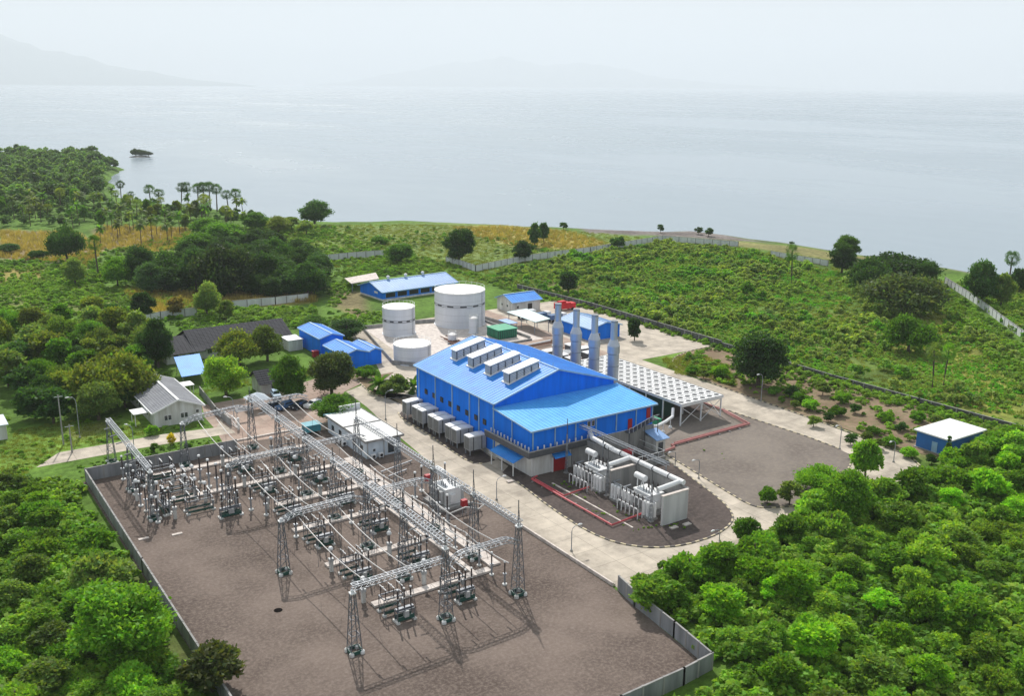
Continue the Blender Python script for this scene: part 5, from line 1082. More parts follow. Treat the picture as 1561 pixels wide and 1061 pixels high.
for k, (x, y) in enumerate(((41.0, 175.2), (41.3, 163.4), (42.5, 157.6), (41.4, 168.2))):
    place(D, USED, (x, y, 0), 0, .92, label='%s disconnector frame from the back wall in the left group' % ('first', 'third', 'fourth', 'second')[k], group='disconnectors in the switchyard')
for k, (x, y) in enumerate(((37.2, 175.4), (37.4, 160.2), (46.2, 152.6))):
    place(K, USED, (x, y, 0), R(90) if k < 2 else 0, .9, label=('breaker frame at the back left corner of the switchyard', 'breaker frame near the lower end of the left rows', 'breaker frame below the crowded left group')[k], group='circuit breakers in the switchyard')
# right strip along the road: busbar posts
for k in range(13):
    y = 108+k*3.5
    place(SA, USED, (71.6, y, 0), 0, .8, label='%s dark post from the bottom along the wide trench cover' % (ORD+['thirteenth'])[k], group='dark posts along the wide trench cover')
cond('pale busbar above the wide trench cover beside the road side bays', [(71.6, 107, 3.9), (71.6, 119, 3.9), (71.6, 131, 3.9), (71.6, 143, 3.9), (71.6, 152, 3.9)], .09, None)
for k, (x, y) in enumerate(((75.4, 131), (75.4, 134), (75.6, 142.5), (78, 144.5), (80.5, 145.5), (82.2, 143.5))):
    place(SA, USED, (x, y, 0), 0, 1.05, label='%s tall post insulator round the white switchyard transformer' % ORD[k], group='post insulators round the transformer')
for k, (x, y) in enumerate(((79.0, 131.6), (79.2, 144.5))):
    q = thing('red_valve_box', 'small red box %s the switchyard transformer' % ('in front of' if k == 0 else 'behind'), 'box', (x, y, 0)); b = MB(); b.box(x-.5, x+.5, y-.4, y+.4, 1.8, 2.9); b.build('box', red_d, q); b = MB(); [b.bar((x+s, y, .02), (x+s, y, 1.8), .1) for s in (-.35, .35)]; b.build('leg', steel, q)
pf = thing('bus_pipe', 'pale angular pipe on posts in front of the switchyard transformer', 'pipe', (76, 129, 0)); b = MB(); b.tube([(74.4,133,2.6),(74.4,128.6,2.6),(78,129.4,2.6),(79.4,127.6,2.6),(81,128.6,2.6),(79.8,130.4,2.6),(82.6,132.4,2.6)], .12, 6); b.build('pipe', cond_m, pf); b = MB(); [b.bar((x, y, 0), (x, y, 2.5), .14) for x, y in ((74.4, 133), (74.4, 128.7), (79.4, 127.7), (82.5, 132.3))]; b.build('post', steel_dk, pf)
q = thing('gravel_stain_pad', 'dark oil pit pad under the switchyard transformer', 'pad', (79, 137, 0)); MB().box(75.9, 82.4, 131.2, 142.8, .015, .12).build('pad', gravel_dark, q)
for lab, x0, y0, x1, y1 in (('thin steel rail on the gravel below the control building', 75.4, 155.5, 83, 157.5), ('second thin steel rail below the control building', 75.6, 152.8, 80, 154)):
    b = MB(); b.bar((x0, y0, .5), (x1, y1, .5), .18); [b.bar((x0+(x1-x0)*f, y0+(y1-y0)*f, 0), (x0+(x1-x0)*f, y0+(y1-y0)*f, .5), .12) for f in (.05, .5, .95)]; o = b.build('steel_rail', steel); move_centre(o); tag(o, lab, 'rail')
# ------------------------------------------------------------------ foliage
def leaf_mat(name, fixed=None, var=.35, trans=.45):
    m = bpy.data.materials.new(name); m.use_nodes = True; t = m.node_tree; t.nodes.clear()
    o = nd(t, 'ShaderNodeOutputMaterial'); oi = nd(t, 'ShaderNodeObjectInfo'); at = nd(t, 'ShaderNodeAttribute'); at.attribute_name = 'tint'
    if fixed:
        cr = nd(t, 'ShaderNodeValToRGB'); e = cr.color_ramp.elements; e[0].color = (*fixed[0], 1); e[1].color = (*fixed[-1], 1); e[1].position = 1
        for k, c in enumerate(fixed[1:-1]): x = e.new((k+1)/(len(fixed)-1)); x.color = (*c, 1)
        g = nd(t, 'ShaderNodeNewGeometry'); n = nd(t, 'ShaderNodeTexNoise'); n.inputs['Scale'].default_value = .05; n.inputs['Detail'].default_value = 5; t.links.new(g.outputs['Position'], n.inputs[0])
        a1 = nd(t, 'ShaderNodeMapRange'); a1.inputs[1].default_value = .3; a1.inputs[2].default_value = .7; t.links.new(n.outputs[0], a1.inputs[0])
        a2 = nd(t, 'ShaderNodeMix'); a2.inputs[0].default_value = .2; t.links.new(a1.outputs[0], a2.inputs[2]); t.links.new(oi.outputs['Random'], a2.inputs[3]); t.links.new(a2.outputs[0], cr.inputs[0]); src = cr.outputs[0]
    else: src = oi.outputs['Color']
    v = nd(t, 'ShaderNodeVectorMath', operation='MULTIPLY'); t.links.new(src, v.inputs[0]); t.links.new(at.outputs['Color'], v.inputs[1])
    rnd = nd(t, 'ShaderNodeMapRange'); rnd.inputs[3].default_value = 1-var; rnd.inputs[4].default_value = 1+var; t.links.new(oi.outputs['Random'], rnd.inputs[0])
    v2 = nd(t, 'ShaderNodeVectorMath', operation='SCALE'); t.links.new(v.outputs[0], v2.inputs[0]); t.links.new(rnd.outputs[0], v2.inputs['Scale'])
    d = nd(t, 'ShaderNodeBsdfPrincipled'); d.inputs['Roughness'].default_value = .55; d.inputs['Specular IOR Level'].default_value = .12; t.links.new(v2.outputs[0], d.inputs['Base Color'])
    tr = nd(t, 'ShaderNodeBsdfTranslucent'); v3 = nd(t, 'ShaderNodeVectorMath', operation='MULTIPLY'); v3.inputs[1].default_value = (1.6, 1.55, .5); t.links.new(v2.outputs[0], v3.inputs[0]); t.links.new(v3.outputs[0], tr.inputs[0])
    mx = nd(t, 'ShaderNodeMixShader'); mx.inputs[0].default_value = trans; t.links.new(d.outputs[0], mx.inputs[1]); t.links.new(tr.outputs[0], mx.inputs[2]); t.links.new(mx.outputs[0], o.inputs[0])
    return m
LEAF = leaf_mat('tree leaves'); COVER = leaf_mat('meadow leaves', [(.09, .19, .04), (.14, .38, .025), (.23, .38, .06), (.30, .39, .09), (.13, .24, .06), (.17, .45, .025)], .18)
COVER_B = leaf_mat('undergrowth leaves', [(.08, .18, .025), (.16, .32, .03), (.23, .38, .05), (.14, .25, .045)], .28)
DRY = leaf_mat('dry maize', [(.34, .26, .09), (.42, .34, .11), (.26, .24, .08)], .25, .3)
GRS = leaf_mat('meadow grass', [(.16, .22, .05), (.24, .27, .06), (.13, .22, .035)], .25, .3)
def leaves(name, cen, rad, n, size, seed, material, shell=.4, flat=.85, updir=.5, hue=.12, link=False, zmin=None, spike=0.0):
    """n leaf-clump quads spread through lobes cen (k,3) with radii rad (k,)"""
    g = np.random.default_rng(seed); cen = np.array(cen, float); rad = np.array(rad, float)
    w = rad**2; k = g.choice(len(cen), n, p=w/w.sum())
    d = g.normal(size=(n, 3)); d /= np.linalg.norm(d, axis=1, keepdims=True); d[:, 2] = np.where(d[:, 2] < -.35, -d[:, 2]*.5, d[:, 2]); d /= np.linalg.norm(d, axis=1, keepdims=True)
    r = rad[k]*(shell+(1.12-shell)*g.random(n)**.7)*(1+.18*g.normal(size=n).clip(-1, 2))
    p = cen[k]+d*r[:, None]*np.array([1, 1, flat])
    if zmin is not None: p[:, 2] = np.maximum(p[:, 2], zmin+g.random(n)*.25)
    nr = d*(1-updir)+np.array([0, 0, 1])*updir+g.normal(size=(n, 3))*.45; nr /= np.linalg.norm(nr, axis=1, keepdims=True)
    a = np.cross(nr, g.normal(size=(n, 3))); a /= np.linalg.norm(a, axis=1, keepdims=True)
    if spike:
        q = d+g.normal(size=(n, 3))*.45+np.array([0, 0, .25]); q /= np.linalg.norm(q, axis=1, keepdims=True); a = np.where((g.random(n) < spike)[:, None], q*1.25, a)
        nr = np.cross(a, g.normal(size=(n, 3))+np.array([0, 0, 0.])); nr /= np.linalg.norm(nr, axis=1, keepdims=True)
    b = np.cross(nr, a); b /= np.linalg.norm(b, axis=1, keepdims=True)
    s = size*(.6+.8*g.random(n))[:, None]; a = a*s*.5; b = b*s*.5*(.55+.4*g.random(n))[:, None]
    v = np.stack([p-a*1.15, p-b+nr*.0, p+a*1.15, p+b], 1).reshape(-1, 3)
    f = np.arange(4*n).reshape(n, 4)
    lob = (.88+.24*g.random(len(cen)))[k]
    br = lob*(.75+.5*g.random(n)); c = np.stack([br*(1+hue*g.normal(size=n)), br, br*(1+hue*g.normal(size=n))], 1).clip(.3, 2)
    c = np.repeat(c, 4, axis=0)
    return mesh_np(name, v, f, c, material=material, link=link)
def lobes(R_, H_, z0, n, seed, style='round'):
    g = np.random.default_rng(seed); cen = []; rad = []
    for i in range(n):
        if style == 'flat':
            a = g.random()*6.283; q = R_*math.sqrt(g.random())*.85; z = z0+H_*(.55+.4*(1-(q/R_)**2)+.1*g.normal()); rr = R_*g.uniform(.2, .32)
        elif style == 'dome':
            a = g.random()*6.283; q = R_*math.sqrt(g.random())*.78; z = z0+H_*(.15+.6*(1-(q/R_)**2)*g.random()**.5); rr = R_*g.uniform(.16, .38)
        elif style == 'cone':
            f = g.random(); a = g.random()*6.283; q = R_*(1-f)*.6; z = z0+H_*f*.95; rr = R_*(.55-.3*f)
        else:
            a = g.random()*6.283; ph = g.uniform(-.9, 1); q = R_*.68*math.sqrt(max(0, 1-ph*ph))*g.random()**.35; z = z0+H_*(.5+.36*ph); rr = R_*g.uniform(.15, .38)
        cen.append((q*math.cos(a), q*math.sin(a), z)); rad.append(rr)
    return cen, rad
def trunk_mb(h, r, seed, cen):
    g = random.Random(seed); b = MB(); x = g.uniform(-.2, .2)*h*.15
    b.tube([(0, 0, -.3), (x*.4, 0, h*.35), (x, x*.5, h*.75)], [r*1.25, r*.9, r*.55], 7)
    for c in g.sample(cen, min(6, len(cen))): b.tube([(x*.6, 0, h*.45), ((x+c[0])*.5, c[1]*.5, h*.45+(c[2]-h*.45)*.6), c], [r*.5, r*.32, r*.12], 5)
    return b
TREES = {}
def make_tree(kind, R_, H_, hz, n, size, seed, style, name='broadleaf_tree', lob=14, updir=.5, crown_frac=.78):
    t = bpy.data.objects.new(name, None); t.empty_display_size = .5; t['_base'] = (0, 0, 0)
    z0 = H_*(1-crown_frac); ce, ra = lobes(R_, H_*crown_frac, z0, lob, seed, style)
    c = leaves('crown', ce, ra, n, size, seed, LEAF, updir=updir, spike=.55 if kind in ('thick', 'round', 'wispy') else .3); c.parent = t
    tb = trunk_mb(H_, hz, seed, ce); me_o = tb.build('trunk', wood); COL.objects.unlink(me_o); me_o.parent = t
    TREES.setdefault(kind, []).append((t, R_, H_)); return t
for s in range(4): make_tree('round', 3.4, 6.6, .2, 6500, .48, 10+s, 'round', lob=34, crown_frac=.93)
for s in range(3): make_tree('big', 6.2, 10.5, .38, 17000, .45, 20+s, 'round', lob=60, crown_frac=.93)
for s in range(3): make_tree('spread', 6.5, 7.5, .34, 16000, .45, 30+s, 'dome', lob=60, updir=.65, crown_frac=.9)
for s in range(4): make_tree('thick', 3.2, 5.0, .16, 8500, .44, 40+s, 'dome', lob=34, updir=.4, crown_frac=.96)
for s in range(3): make_tree('wispy', 2.6, 4.8, .12, 3000, .36, 50+s, 'round', lob=22, updir=.3, crown_frac=.92)
make_tree('cypress', .75, 4.0, .1, 1500, .3, 60, 'cone', 'cypress_tree', lob=16, crown_frac=.95)
def fan(v, f, c, p, ax, L, w, g, k=7):
    """palm fan or frond blade: a strip of leaflets from p along ax"""
def make_palm(kind, H_, seed, fan_palm):
    g = np.random.default_rng(seed); name = 'fan_palm' if fan_palm else 'coconut_palm'; t = bpy.data.objects.new(name, None); t.empty_display_size = .5; t['_base'] = (0, 0, 0)
    b = MB(); lean = g.uniform(-.6, .6); top = Vector((lean, lean*.4, H_)); b.tube([(0, 0, -.3), (lean*.3, 0, H_*.4), tuple(top)], [.24, .17, .14], 7); o = b.build('trunk', wood); COL.objects.unlink(o); o.parent = t
    V = []; Fs = []; C = []
    n = 44 if fan_palm else 22
    for i in range(n):
        az = i*2.4+g.uniform(-.3, .3); el = g.uniform(-1.1, 1.45) if fan_palm else g.uniform(-.5, 1.25); d = Vector((math.cos(az)*math.cos(el), math.sin(az)*math.cos(el), math.sin(el)))
        side = d.cross(Vector((0, 0, 1))).normalized(); up = side.cross(d)
        if fan_palm: tw = g.uniform(-1.2, 1.2); side = side*math.cos(tw)+up*math.sin(tw); up = side.cross(d)
        br = g.uniform(.7, 1.25)
        if fan_palm:
            base = top+d*1.0; r = g.uniform(.7, 1.0)
            for k in range(9):
                a = (k/8-.5)*3.4; q = base+(d*math.cos(a)+side*math.sin(a))*r+up*(-.12*abs(a)); a2 = a+.16; q2 = base+(d*math.cos(a2)+side*math.sin(a2))*r*.9+up*(-.12*abs(a))
                m_ = len(V); V += [base, q, q2]; Fs.append((m_, m_+1, m_+2)); C += [br]*3
            m_ = len(V); V += [top+side*.05, base, top-side*.05]; Fs.append((m_, m_+1, m_+2)); C += [.8]*3
        else:
            L = g.uniform(2.6, 3.4); prev = top.copy(); dirv = d.copy()
            for k in range(7):
                nx_ = prev+dirv*L/7; dirv = (dirv+Vector((0, 0, -.21))).normalized(); w_ = .62*math.sin((k+1)/8*math.pi)**.6+.08
                for sgn in (-1, 1):
                    m_ = len(V); V += [prev, nx_, nx_+side*sgn*w_+Vector((0, 0, -.28*w_))+dirv*.15, prev.lerp(nx_, .35)+side*sgn*w_*.8+Vector((0, 0, -.25*w_))]; Fs += [(m_, m_+1, m_+2), (m_, m_+2, m_+3)]; C += [br*(1.1 if sgn > 0 else .9)]*4
                prev = nx_
    o = mesh_np('crown', np.array([tuple(q) for q in V]), np.array(Fs), np.repeat(np.array(C)[:, None], 3, 1), material=LEAF, link=False); o.parent = t
    TREES.setdefault(kind, []).append((t, 1.9 if fan_palm else 3, H_ if H_ > 2 else 3.6)); return t
for s in range(2): make_palm('banana', 1.3, 90+s, False)
for s in range(3): make_palm('fanpalm', 7.0, 70+s, True); make_palm('coco', 8.0, 80+s, False)
def plant(kind, x, y, R_=None, H_=None, label='', cat='tree', col=(.07, .13, .03), group=None, idx=None, z=None):
    lst = TREES[kind]; t, r0, h0 = lst[(idx if idx is not None else rs.randrange(len(lst)))]
    c = t.copy(); COL.objects.link(c); z = float(ground_z(x, y)) if z is None else z
    sx = (R_/r0) if R_ else 1; sz = (H_/h0) if H_ else sx
    c.location = (x, y, z-.05); c.scale = (sx, sx*rs.uniform(.93, 1.07), sz); c.rotation_euler = (0, 0, rs.uniform(0, 6.28)); col = (col[0]*(1.5 if col[1] < .1 else 1.85), col[1]*(1.4 if col[1] < .1 else 1.7), col[2]*1.3); c.color = (*col, 1)
    for ch in t.children: q = ch.copy(); COL.objects.link(q); q.parent = c; q.color = (*col, 1)
    tag(c, label, cat, group)
    if cat in ('shrub', 'plant'): c.name = 'shrub' if cat == 'shrub' else 'leafy_plant'
    return c
def plant_px(kind, u, vb, wpx, hpx, label, col=(.055, .11, .03), cat='tree', group=None):
    q = P(u, vb); k = mpp(u, vb); R_ = wpx*k/2; kind = 'big' if (R_ > 4.6 and kind in ('thick', 'round')) else kind; el = math.atan2(CAMH, math.hypot(q.x, q.y)); H_ = max(1.2, (hpx*k-R_*math.sin(el)*.5)/math.cos(el)*1.0)
    f = .25*R_   # the crown's foot hides the trunk's base: stand the tree a little behind the lowest leaf
    d = Vector((q.x, q.y, 0)).normalized()*f
    return plant(kind, q.x+d.x, q.y+d.y, R_, H_, label, cat, col, group)
DKG = (.034, .085, .026); MDG = (.055, .135, .022); BRG = (.09, .205, .028); GYG = (.085, .14, .05); OLV = (.09, .13, .032); YGR = (.115, .21, .035)
M = plant_px
M('big', 480, 346, 54, 40, 'dark round tree standing on the shore right of the palms', DKG); M('wispy', 467, 361, 40, 26, 'grey green bush in front of the dark shore tree', GYG)
M('wispy', 445, 352, 34, 22, 'low grey green bush left of the dark shore tree', GYG)
M('big', 700, 403, 58, 56, 'big round dark tree above the long blue workshop', DKG); M('round', 815, 378, 26, 38, 'taller left crown of the dark pair in the golden field', DKG); M('round', 829, 372, 20, 32, 'smaller right crown of the dark pair in the golden field', DKG)
M('thick', 797, 399, 38, 33, 'dark bush between the big round tree and the golden field pair', DKG); M('thick', 941, 380, 25, 25, 'single dark tree at the fence below the golden field', DKG)
M('round', 866, 449, 35, 37, 'dark round tree on brown grass behind the stacks', DKG); M('thick', 608, 402, 52, 32, 'dark bush clump behind the long blue workshop', MDG); M('thick', 580, 372, 30, 16, 'low bush row in the far field', MDG)
M('thick', 1155, 594, 100, 90, 'broad very dark tree beside the north road', (.022, .055, .018)); M('round', 1290, 393, 48, 36, 'round tree top against the sea at the left of the big clump', MDG); M('big', 1283, 418, 46, 44, 'dark tree at the left foot of the big clump', DKG)
M('spread', 1368, 432, 120, 52, 'wide flat topped dark tree of the big clump by the shore', DKG); M('spread', 1325, 450, 72, 60, 'dark tree in the left middle of the big clump', DKG); M('spread', 1372, 482, 122, 74, 'wide brownish green thorn tree in front of the big clump', (.05, .08, .035)); M('big', 1410, 440, 40, 44, 'dark tree at the right end of the big clump', DKG)
M('big', 1495, 468, 58, 70, 'dark tree with a tall palm beside it near the right fence', DKG); M('round', 1525, 470, 38, 54, 'greyish tree right of the dark tree near the right fence', GYG); M('fanpalm', 1536, 442, 26, 48, 'fan palm rising behind the trees near the right fence', DKG, 'palm'); M('thick', 1552, 450, 26, 50, 'dark tree cut by the right edge of the picture', DKG)
M('spread', 1384, 540, 80, 62, 'broad rounded tree casting shade on the yellow meadow', MDG); M('fanpalm', 1421, 592, 30, 58, 'left grey headed fan palm of the pair on the yellow meadow', GYG, 'palm'); M('fanpalm', 1438, 590, 27, 56, 'right dark fan palm of the pair on the yellow meadow', MDG, 'palm')
M('fanpalm', 1206, 440, 24, 56, 'slim fan palm standing before the far fence', MDG, 'palm'); M('round', 967, 520, 28, 36, 'dark leaning tree at the wall beside the blue workshop behind the stacks', DKG); M('wispy', 1138, 456, 24, 30, 'small dark tree in the middle of the bushy meadow', MDG)
M('round', 1138, 830, 50, 42, 'small umbrella shaped tree on the near side of the road bend', MDG); M('round', 1318, 733, 52, 64, 'bright green round tree at the end of the empty gravel lot', BRG); M('spread', 1252, 757, 80, 52, 'bright spreading tree at the corner of the empty gravel lot', BRG)
M('thick', 1169, 770, 28, 34, 'left dark round shrub on the kerb at the lot corner', MDG, 'shrub'); M('wispy', 1203, 772, 44, 42, 'right grey green shrub on the kerb at the lot corner', GYG, 'shrub'); M('cypress', 1443, 704, 15, 40, 'narrow dark cypress in front of the blue shed with the white roof', DKG)
M('round', 1290, 800, 90, 84, 'large green tree below the lot corner among the thicket', BRG)
# left side
M('spread', 176, 622, 124, 92, 'wide layered tree left of the grey roofed house', OLV); M('big', 242, 562, 60, 76, 'tall dark tree left of the dark roofed office', DKG); M('round', 316, 484, 46, 54, 'light round tree before the yellow maize strip', GYG); M('round', 221, 490, 42, 46, 'dark rounded tree at the left end of the pale wall', DKG)
M('wispy', 268, 484, 36, 34, 'thin reddish tree in the yellow maize strip', (.12, .11, .05)); M('wispy', 345, 490, 32, 34, 'small grey tree beside the light round tree', GYG)
M('thick', 345, 606, 74, 66, 'bright yellow green tree in front of the dark roofed office', YGR); M('spread', 366, 560, 76, 60, 'olive tree hiding the front of the dark roofed office', OLV); M('big', 408, 552, 58, 56, 'olive tree at the right end of the office', (.06, .10, .03))
M('thick', 443, 618, 66, 76, 'dark clipped round tree behind the parked cars', MDG); M('big', 506, 606, 82, 72, 'large grey green tree left of the hall across the junction', (.06, .095, .035)); M('thick', 512, 648, 74, 48, 'leafy tree over the end of the control building', MDG)
M('thick', 528, 520, 62, 34, 'dark hedge like tree behind the blue sheds', DKG); M('thick', 482, 505, 50, 26, 'low bushes left of the dark hedge tree', MDG); M('thick', 556, 578, 34, 26, 'round green shrub at the lower blue shed', MDG, 'shrub')
for u, v, w, h, c_, lb in ((577, 600, 40, 36, MDG, 'palm like shrub at the left of the bed by the hall'), (605, 605, 46, 38, GYG, 'broad leaved plant in the middle of the bed by the hall'), (630, 600, 30, 30, MDG, 'broad leaved plant against the hall in the corner bed')): M('banana' if h < 37 else 'thick', u, v, w, h, lb, c_, 'plant')
M('thick', 232, 665, 22, 20, 'small banana clump at the porch of the grey roofed house', BRG, 'plant'); M('wispy', 261, 680, 18, 20, 'yellow flowering bush at the edge of the white road', (.28, .26, .03), 'shrub'); M('wispy', 236, 690, 16, 16, 'small green bush left of the yellow flowering bush', MDG, 'shrub'); M('wispy', 286, 690, 14, 16, 'dark little bush right of the yellow flowering bush', DKG, 'shrub')
M('thick', 195, 1020, 170, 130, 'big bright green tree leaning towards the left switchyard wall', BRG); M('round', 325, 1062, 110, 76, 'brownish green tree at the bottom in front of the wall end', (.07, .095, .035)); M('thick', 160, 905, 90, 70, 'dull green rounded tree half way down the left wall', GYG)
M('spread', 103, 402, 58, 62, 'dark fan crowned tree left in the tan field', DKG); M('fanpalm', 150, 420, 26, 50, 'fan palm standing on the tan field', MDG, 'palm'); M('thick', 60, 395, 30, 18, 'low dark bush in the tan field', DKG, 'shrub'); M('thick', 14, 386, 36, 16, 'low dark hedge at the left edge of the tan field', DKG, 'shrub')
M('round', 115, 435, 40, 42, 'grey green tree below the dark fan crowned tree', GYG)
for k, (u, v, w, h, c_) in enumerate(((215, 435, 60, 62, DKG), (258, 440, 64, 60, DKG), (300, 395, 60, 40, MDG), (300, 446, 60, 66, DKG), (345, 452, 104, 88, (.04, .075, .035)), (345, 380, 70, 42, MDG), (400, 445, 66, 60, DKG), (425, 410, 56, 50, DKG), (432, 448, 50, 44, DKG), (470, 456, 62, 56, DKG), (180, 440, 48, 50, MDG), (390, 352, 50, 28, MDG), (425, 356, 44, 26, OLV), (320, 360, 60, 30, MDG), (485, 430, 40, 40, DKG))):
    M(('big', 'spread', 'round')[k % 3], u, v, w, h, '%s tree of the dark wood behind the maize strip, counted from the left' % (ORD+['thirteenth', 'fourteenth', 'fifteenth'])[sorted([215,258,300.1,300,345,345.1,400,425,432,470,180,390,425.1,320,485]).index([215,258,300.1,300,345,345.1,400,425,432,470,180,390,425.1,320,485][k])], c_, 'tree', 'trees of the dark wood')
DWOOD = 1
# shoreline palms
for k, (u, v, h) in enumerate(((185, 306, 26), (203, 313, 18), (231, 318, 30), (243, 320, 26), (277, 318, 33), (289, 318, 34), (303, 319, 33), (312, 320, 35), (321, 320, 36), (331, 320, 34), (349, 325, 30), (361, 326, 32))):
    M('fanpalm', u, v, 15 if k < 2 else 20, h, '%s fan palm from the left in the row against the sea' % ORD[k], DKG, 'palm', 'fan palms along the shore')
# trees on the beach line
for k, (u, v, w, h) in enumerate(((859, 350, 16, 12), (1007, 354, 12, 14), (1065, 357, 16, 12), (1080, 360, 16, 14), (1207, 372, 10, 6))): M('wispy', u, v, w, h, '%s small bush from the left on the beach line' % ORD[k], DKG, 'shrub', 'bushes on the beach line')
# shrubs of the planted strip along the north road
sx_ = [(1055, 568), (1072, 575), (1095, 572), (1205, 603), (1222, 612), (1212, 620), (1235, 622), (1262, 640), (1275, 632), (1254, 600), (1285, 612), (1303, 628), (1330, 660), (1322, 672), (1350, 640), (1372, 655), (1355, 678), (1338, 682), (1385, 695), (1420, 705), (1400, 640), (1425, 650), (1445, 660), (1296, 675), (1180, 600), (1240, 648), (1530, 660), (1545, 672), (1510, 650), (1515, 665)]
for k, (u, v) in enumerate(sx_):
    s = rs.uniform(18, 32); M(('thick', 'wispy')[k % 2], u, v+4, s, s*.8, '%s %s garden shrub %s' % ('small' if s < 25 else 'larger', ('mid green', 'grey green', 'bright green', 'dark')[k % 4], 'at its far curve' if u < 1120 else 'next to the big round dark tree' if u < 1225 else 'above the middle of the north road' if u < 1300 else 'left of the white roofed blue shed' if u < 1392 else 'beside the blue shed' if u < 1470 else 'at the right edge'), (MDG, GYG, BRG, DKG)[k % 4], 'shrub', 'garden shrubs on the planted strip')
def inside(poly, x, y): return bool(inpoly(np.array([x]), np.array([y]), poly)[0])
def scatter_pts(px, sp, seed, jitter=.45, world=False, mask=None):
    poly = np.array(px if world else [P2(u, v) for u, v in px]); g = np.random.default_rng(seed)
    x0, y0 = poly.min(0); x1, y1 = poly.max(0); a, b = np.meshgrid(np.arange(x0, x1, sp), np.arange(y0, y1, sp)); a = a.ravel()+g.uniform(-jitter, jitter, a.size)*sp; b = b.ravel()+g.uniform(-jitter, jitter, b.size)*sp
    k = inpoly(a, b, poly)
    if mask is not None: k &= mask(a, b)
    return a[k], b[k]
APRON = np.array([(84,97),(93,98.4),(99,97.2),(106,97.6),(114,98),(120,99),(131,100),(148,99),(157,98),(165,103),(169,108),(171,130),(171,190),(197,190),(197,262),(165,264),(116,264),(111,235),(103,214),(84,215),(84,205),(56,205),(56,180),(28,182),(28,74.2),(48,74.4),(66,75),(81.4,75.4),(83.6,92),(84.5,97)])
def vis(x, y, z=0, m=60):
    q = Vector((x, y, z-CAMH)); zc = q.dot(FWD)
    if zc < 5: return False
    return -m < 780.5+F0*q.dot(RGT)/zc < 1561+m and -m < 530.5-F0*q.dot(UPV)/zc < 1061+m*1.6
free = lambda a, b: ~inpoly(a, b, APRON)
CN = {}
def wood_(px, sp, seed, kinds, rr, hh, cols, label, group, cat='tree', world=False, mask=free):
    marks = WM.get(group, [])
    ax_, ay_ = scatter_pts(px, sp, seed, .42, world, mask); n = 0
    for x, y in zip(ax_, ay_):
        if not vis(x, y, 2, 25): continue
        R_ = rs.uniform(*rr); kd = rs.choice(kinds); cc = rs.choice(cols); mk = min(marks, key=lambda q: math.hypot(q[0]-x, q[1]-y))[2] if marks else ''
        cn = {DKG: 'dark', MDG: 'mid green', BRG: 'bright green', GYG: 'grey green', OLV: 'olive', YGR: 'yellow green'}.get(cc, 'fresh green' if cc[1] > .1 else 'dark')
        mid = (rr[0]+rr[1])/2; sz = 'small' if R_ < mid-.2*(rr[1]-rr[0]) else 'large' if R_ > mid+.2*(rr[1]-rr[0]) else 'middle sized'
        plant(kd, x, y, R_, R_*rs.uniform(*hh), '%s %s %s %s' % (sz, cn, label, mk), cat, cc, group); n += 1
    return n
WM = {'trees of the bottom right thicket': [(86, 92, 'at the wall corner by the road'), (84, 80, 'against the switchyard wall'), (96, 92, 'below the road junction'), (112, 88, 'below the road bend'), (135, 88, 'below the lot corner'), (160, 92, 'at the end of the north road'), (180, 94, 'below the white roofed blue shed'), (195, 92, 'at the right edge'), (92, 66, 'at the bottom edge'), (110, 66, 'in the bottom right'), (100, 78, 'in the middle left of the thicket'), (122, 74, 'in the middle of the thicket'), (145, 76, 'in the middle right of the thicket'), (135, 60, 'in the bottom right corner')],
 'trees of the left thicket': [(24, 170, 'at the wall corner'), (24, 150, 'beside the upper left wall'), (24, 130, 'beside the middle of the left wall'), (24, 110, 'beside the lower left wall'), (5, 170, 'at the top left of the thicket'), (5, 145, 'at the left edge'), (8, 115, 'in the lower left'), (15, 95, 'at the bottom left edge')],
 'trees of the left wood': [(40, 230, 'behind the white house'), (25, 240, 'above the white cabin'), (10, 260, 'at the left edge'), (45, 265, 'beside the dark roofed office'), (30, 290, 'in the middle of the wood'), (60, 300, 'by the pale wall'), (10, 310, 'at the top of the wood')],
 'palms of the coconut grove': [(100, 520, 'at its left end'), (140, 560, 'left of its middle'), (180, 540, 'in its middle'), (220, 500, 'at its right end'), (150, 640, 'at its back')],
 'palms on the tan field': [(110, 450, 'at its left'), (140, 430, 'in its middle'), (160, 420, 'at its right')],
 'trees of the dark wood': [(90, 340, 'at its left'), (120, 340, 'in its middle'), (140, 340, 'at its right'), (120, 400, 'at its back')]}
n6_ = 0
n1_ = wood_([(85.2,96.5),(84,92),(82.8,84),(82.6,76),(80,73),(84,50),(200,50),(205,97),(186,100),(172,100),(158,97.5),(148,98),(131,99.5),(120,98),(106,96.5),(98,96.5),(92,96.5)], 6.2, 5, ['thick', 'round', 'thick', 'round', 'wispy'], (1.9, 4.2), (1.25, 1.8), [BRG, (.075, .17, .025), (.10, .22, .022), (.085, .19, .025), (.11, .22, .04), YGR, (.12, .27, .025), (.08, .15, .035)], 'tree', 'trees of the bottom right thicket', world=True)
n2_ = wood_([(27.2,60),(27.2,178),(20,186),(-20,190),(-30,120),(0,70)], 5.6, 6, ['thick', 'round', 'wispy', 'thick'], (2.1, 3.5), (1.15, 1.55), [BRG, MDG, (.09, .18, .03), (.075, .13, .04), (.075, .16, .03)], 'tree', 'trees of the left thicket', world=True, mask=lambda a, b: a < 24.8)
n3_ = wood_([(-10,505),(60,488),(190,492),(240,508),(262,540),(215,575),(185,640),(150,660),(120,650),(-10,650)], 8.6, 7, ['big', 'round', 'spread', 'round'], (3.4, 5.2), (1.5, 1.9), [MDG, OLV, DKG, GYG, (.07, .13, .03)], 'tree', 'trees of the left wood')
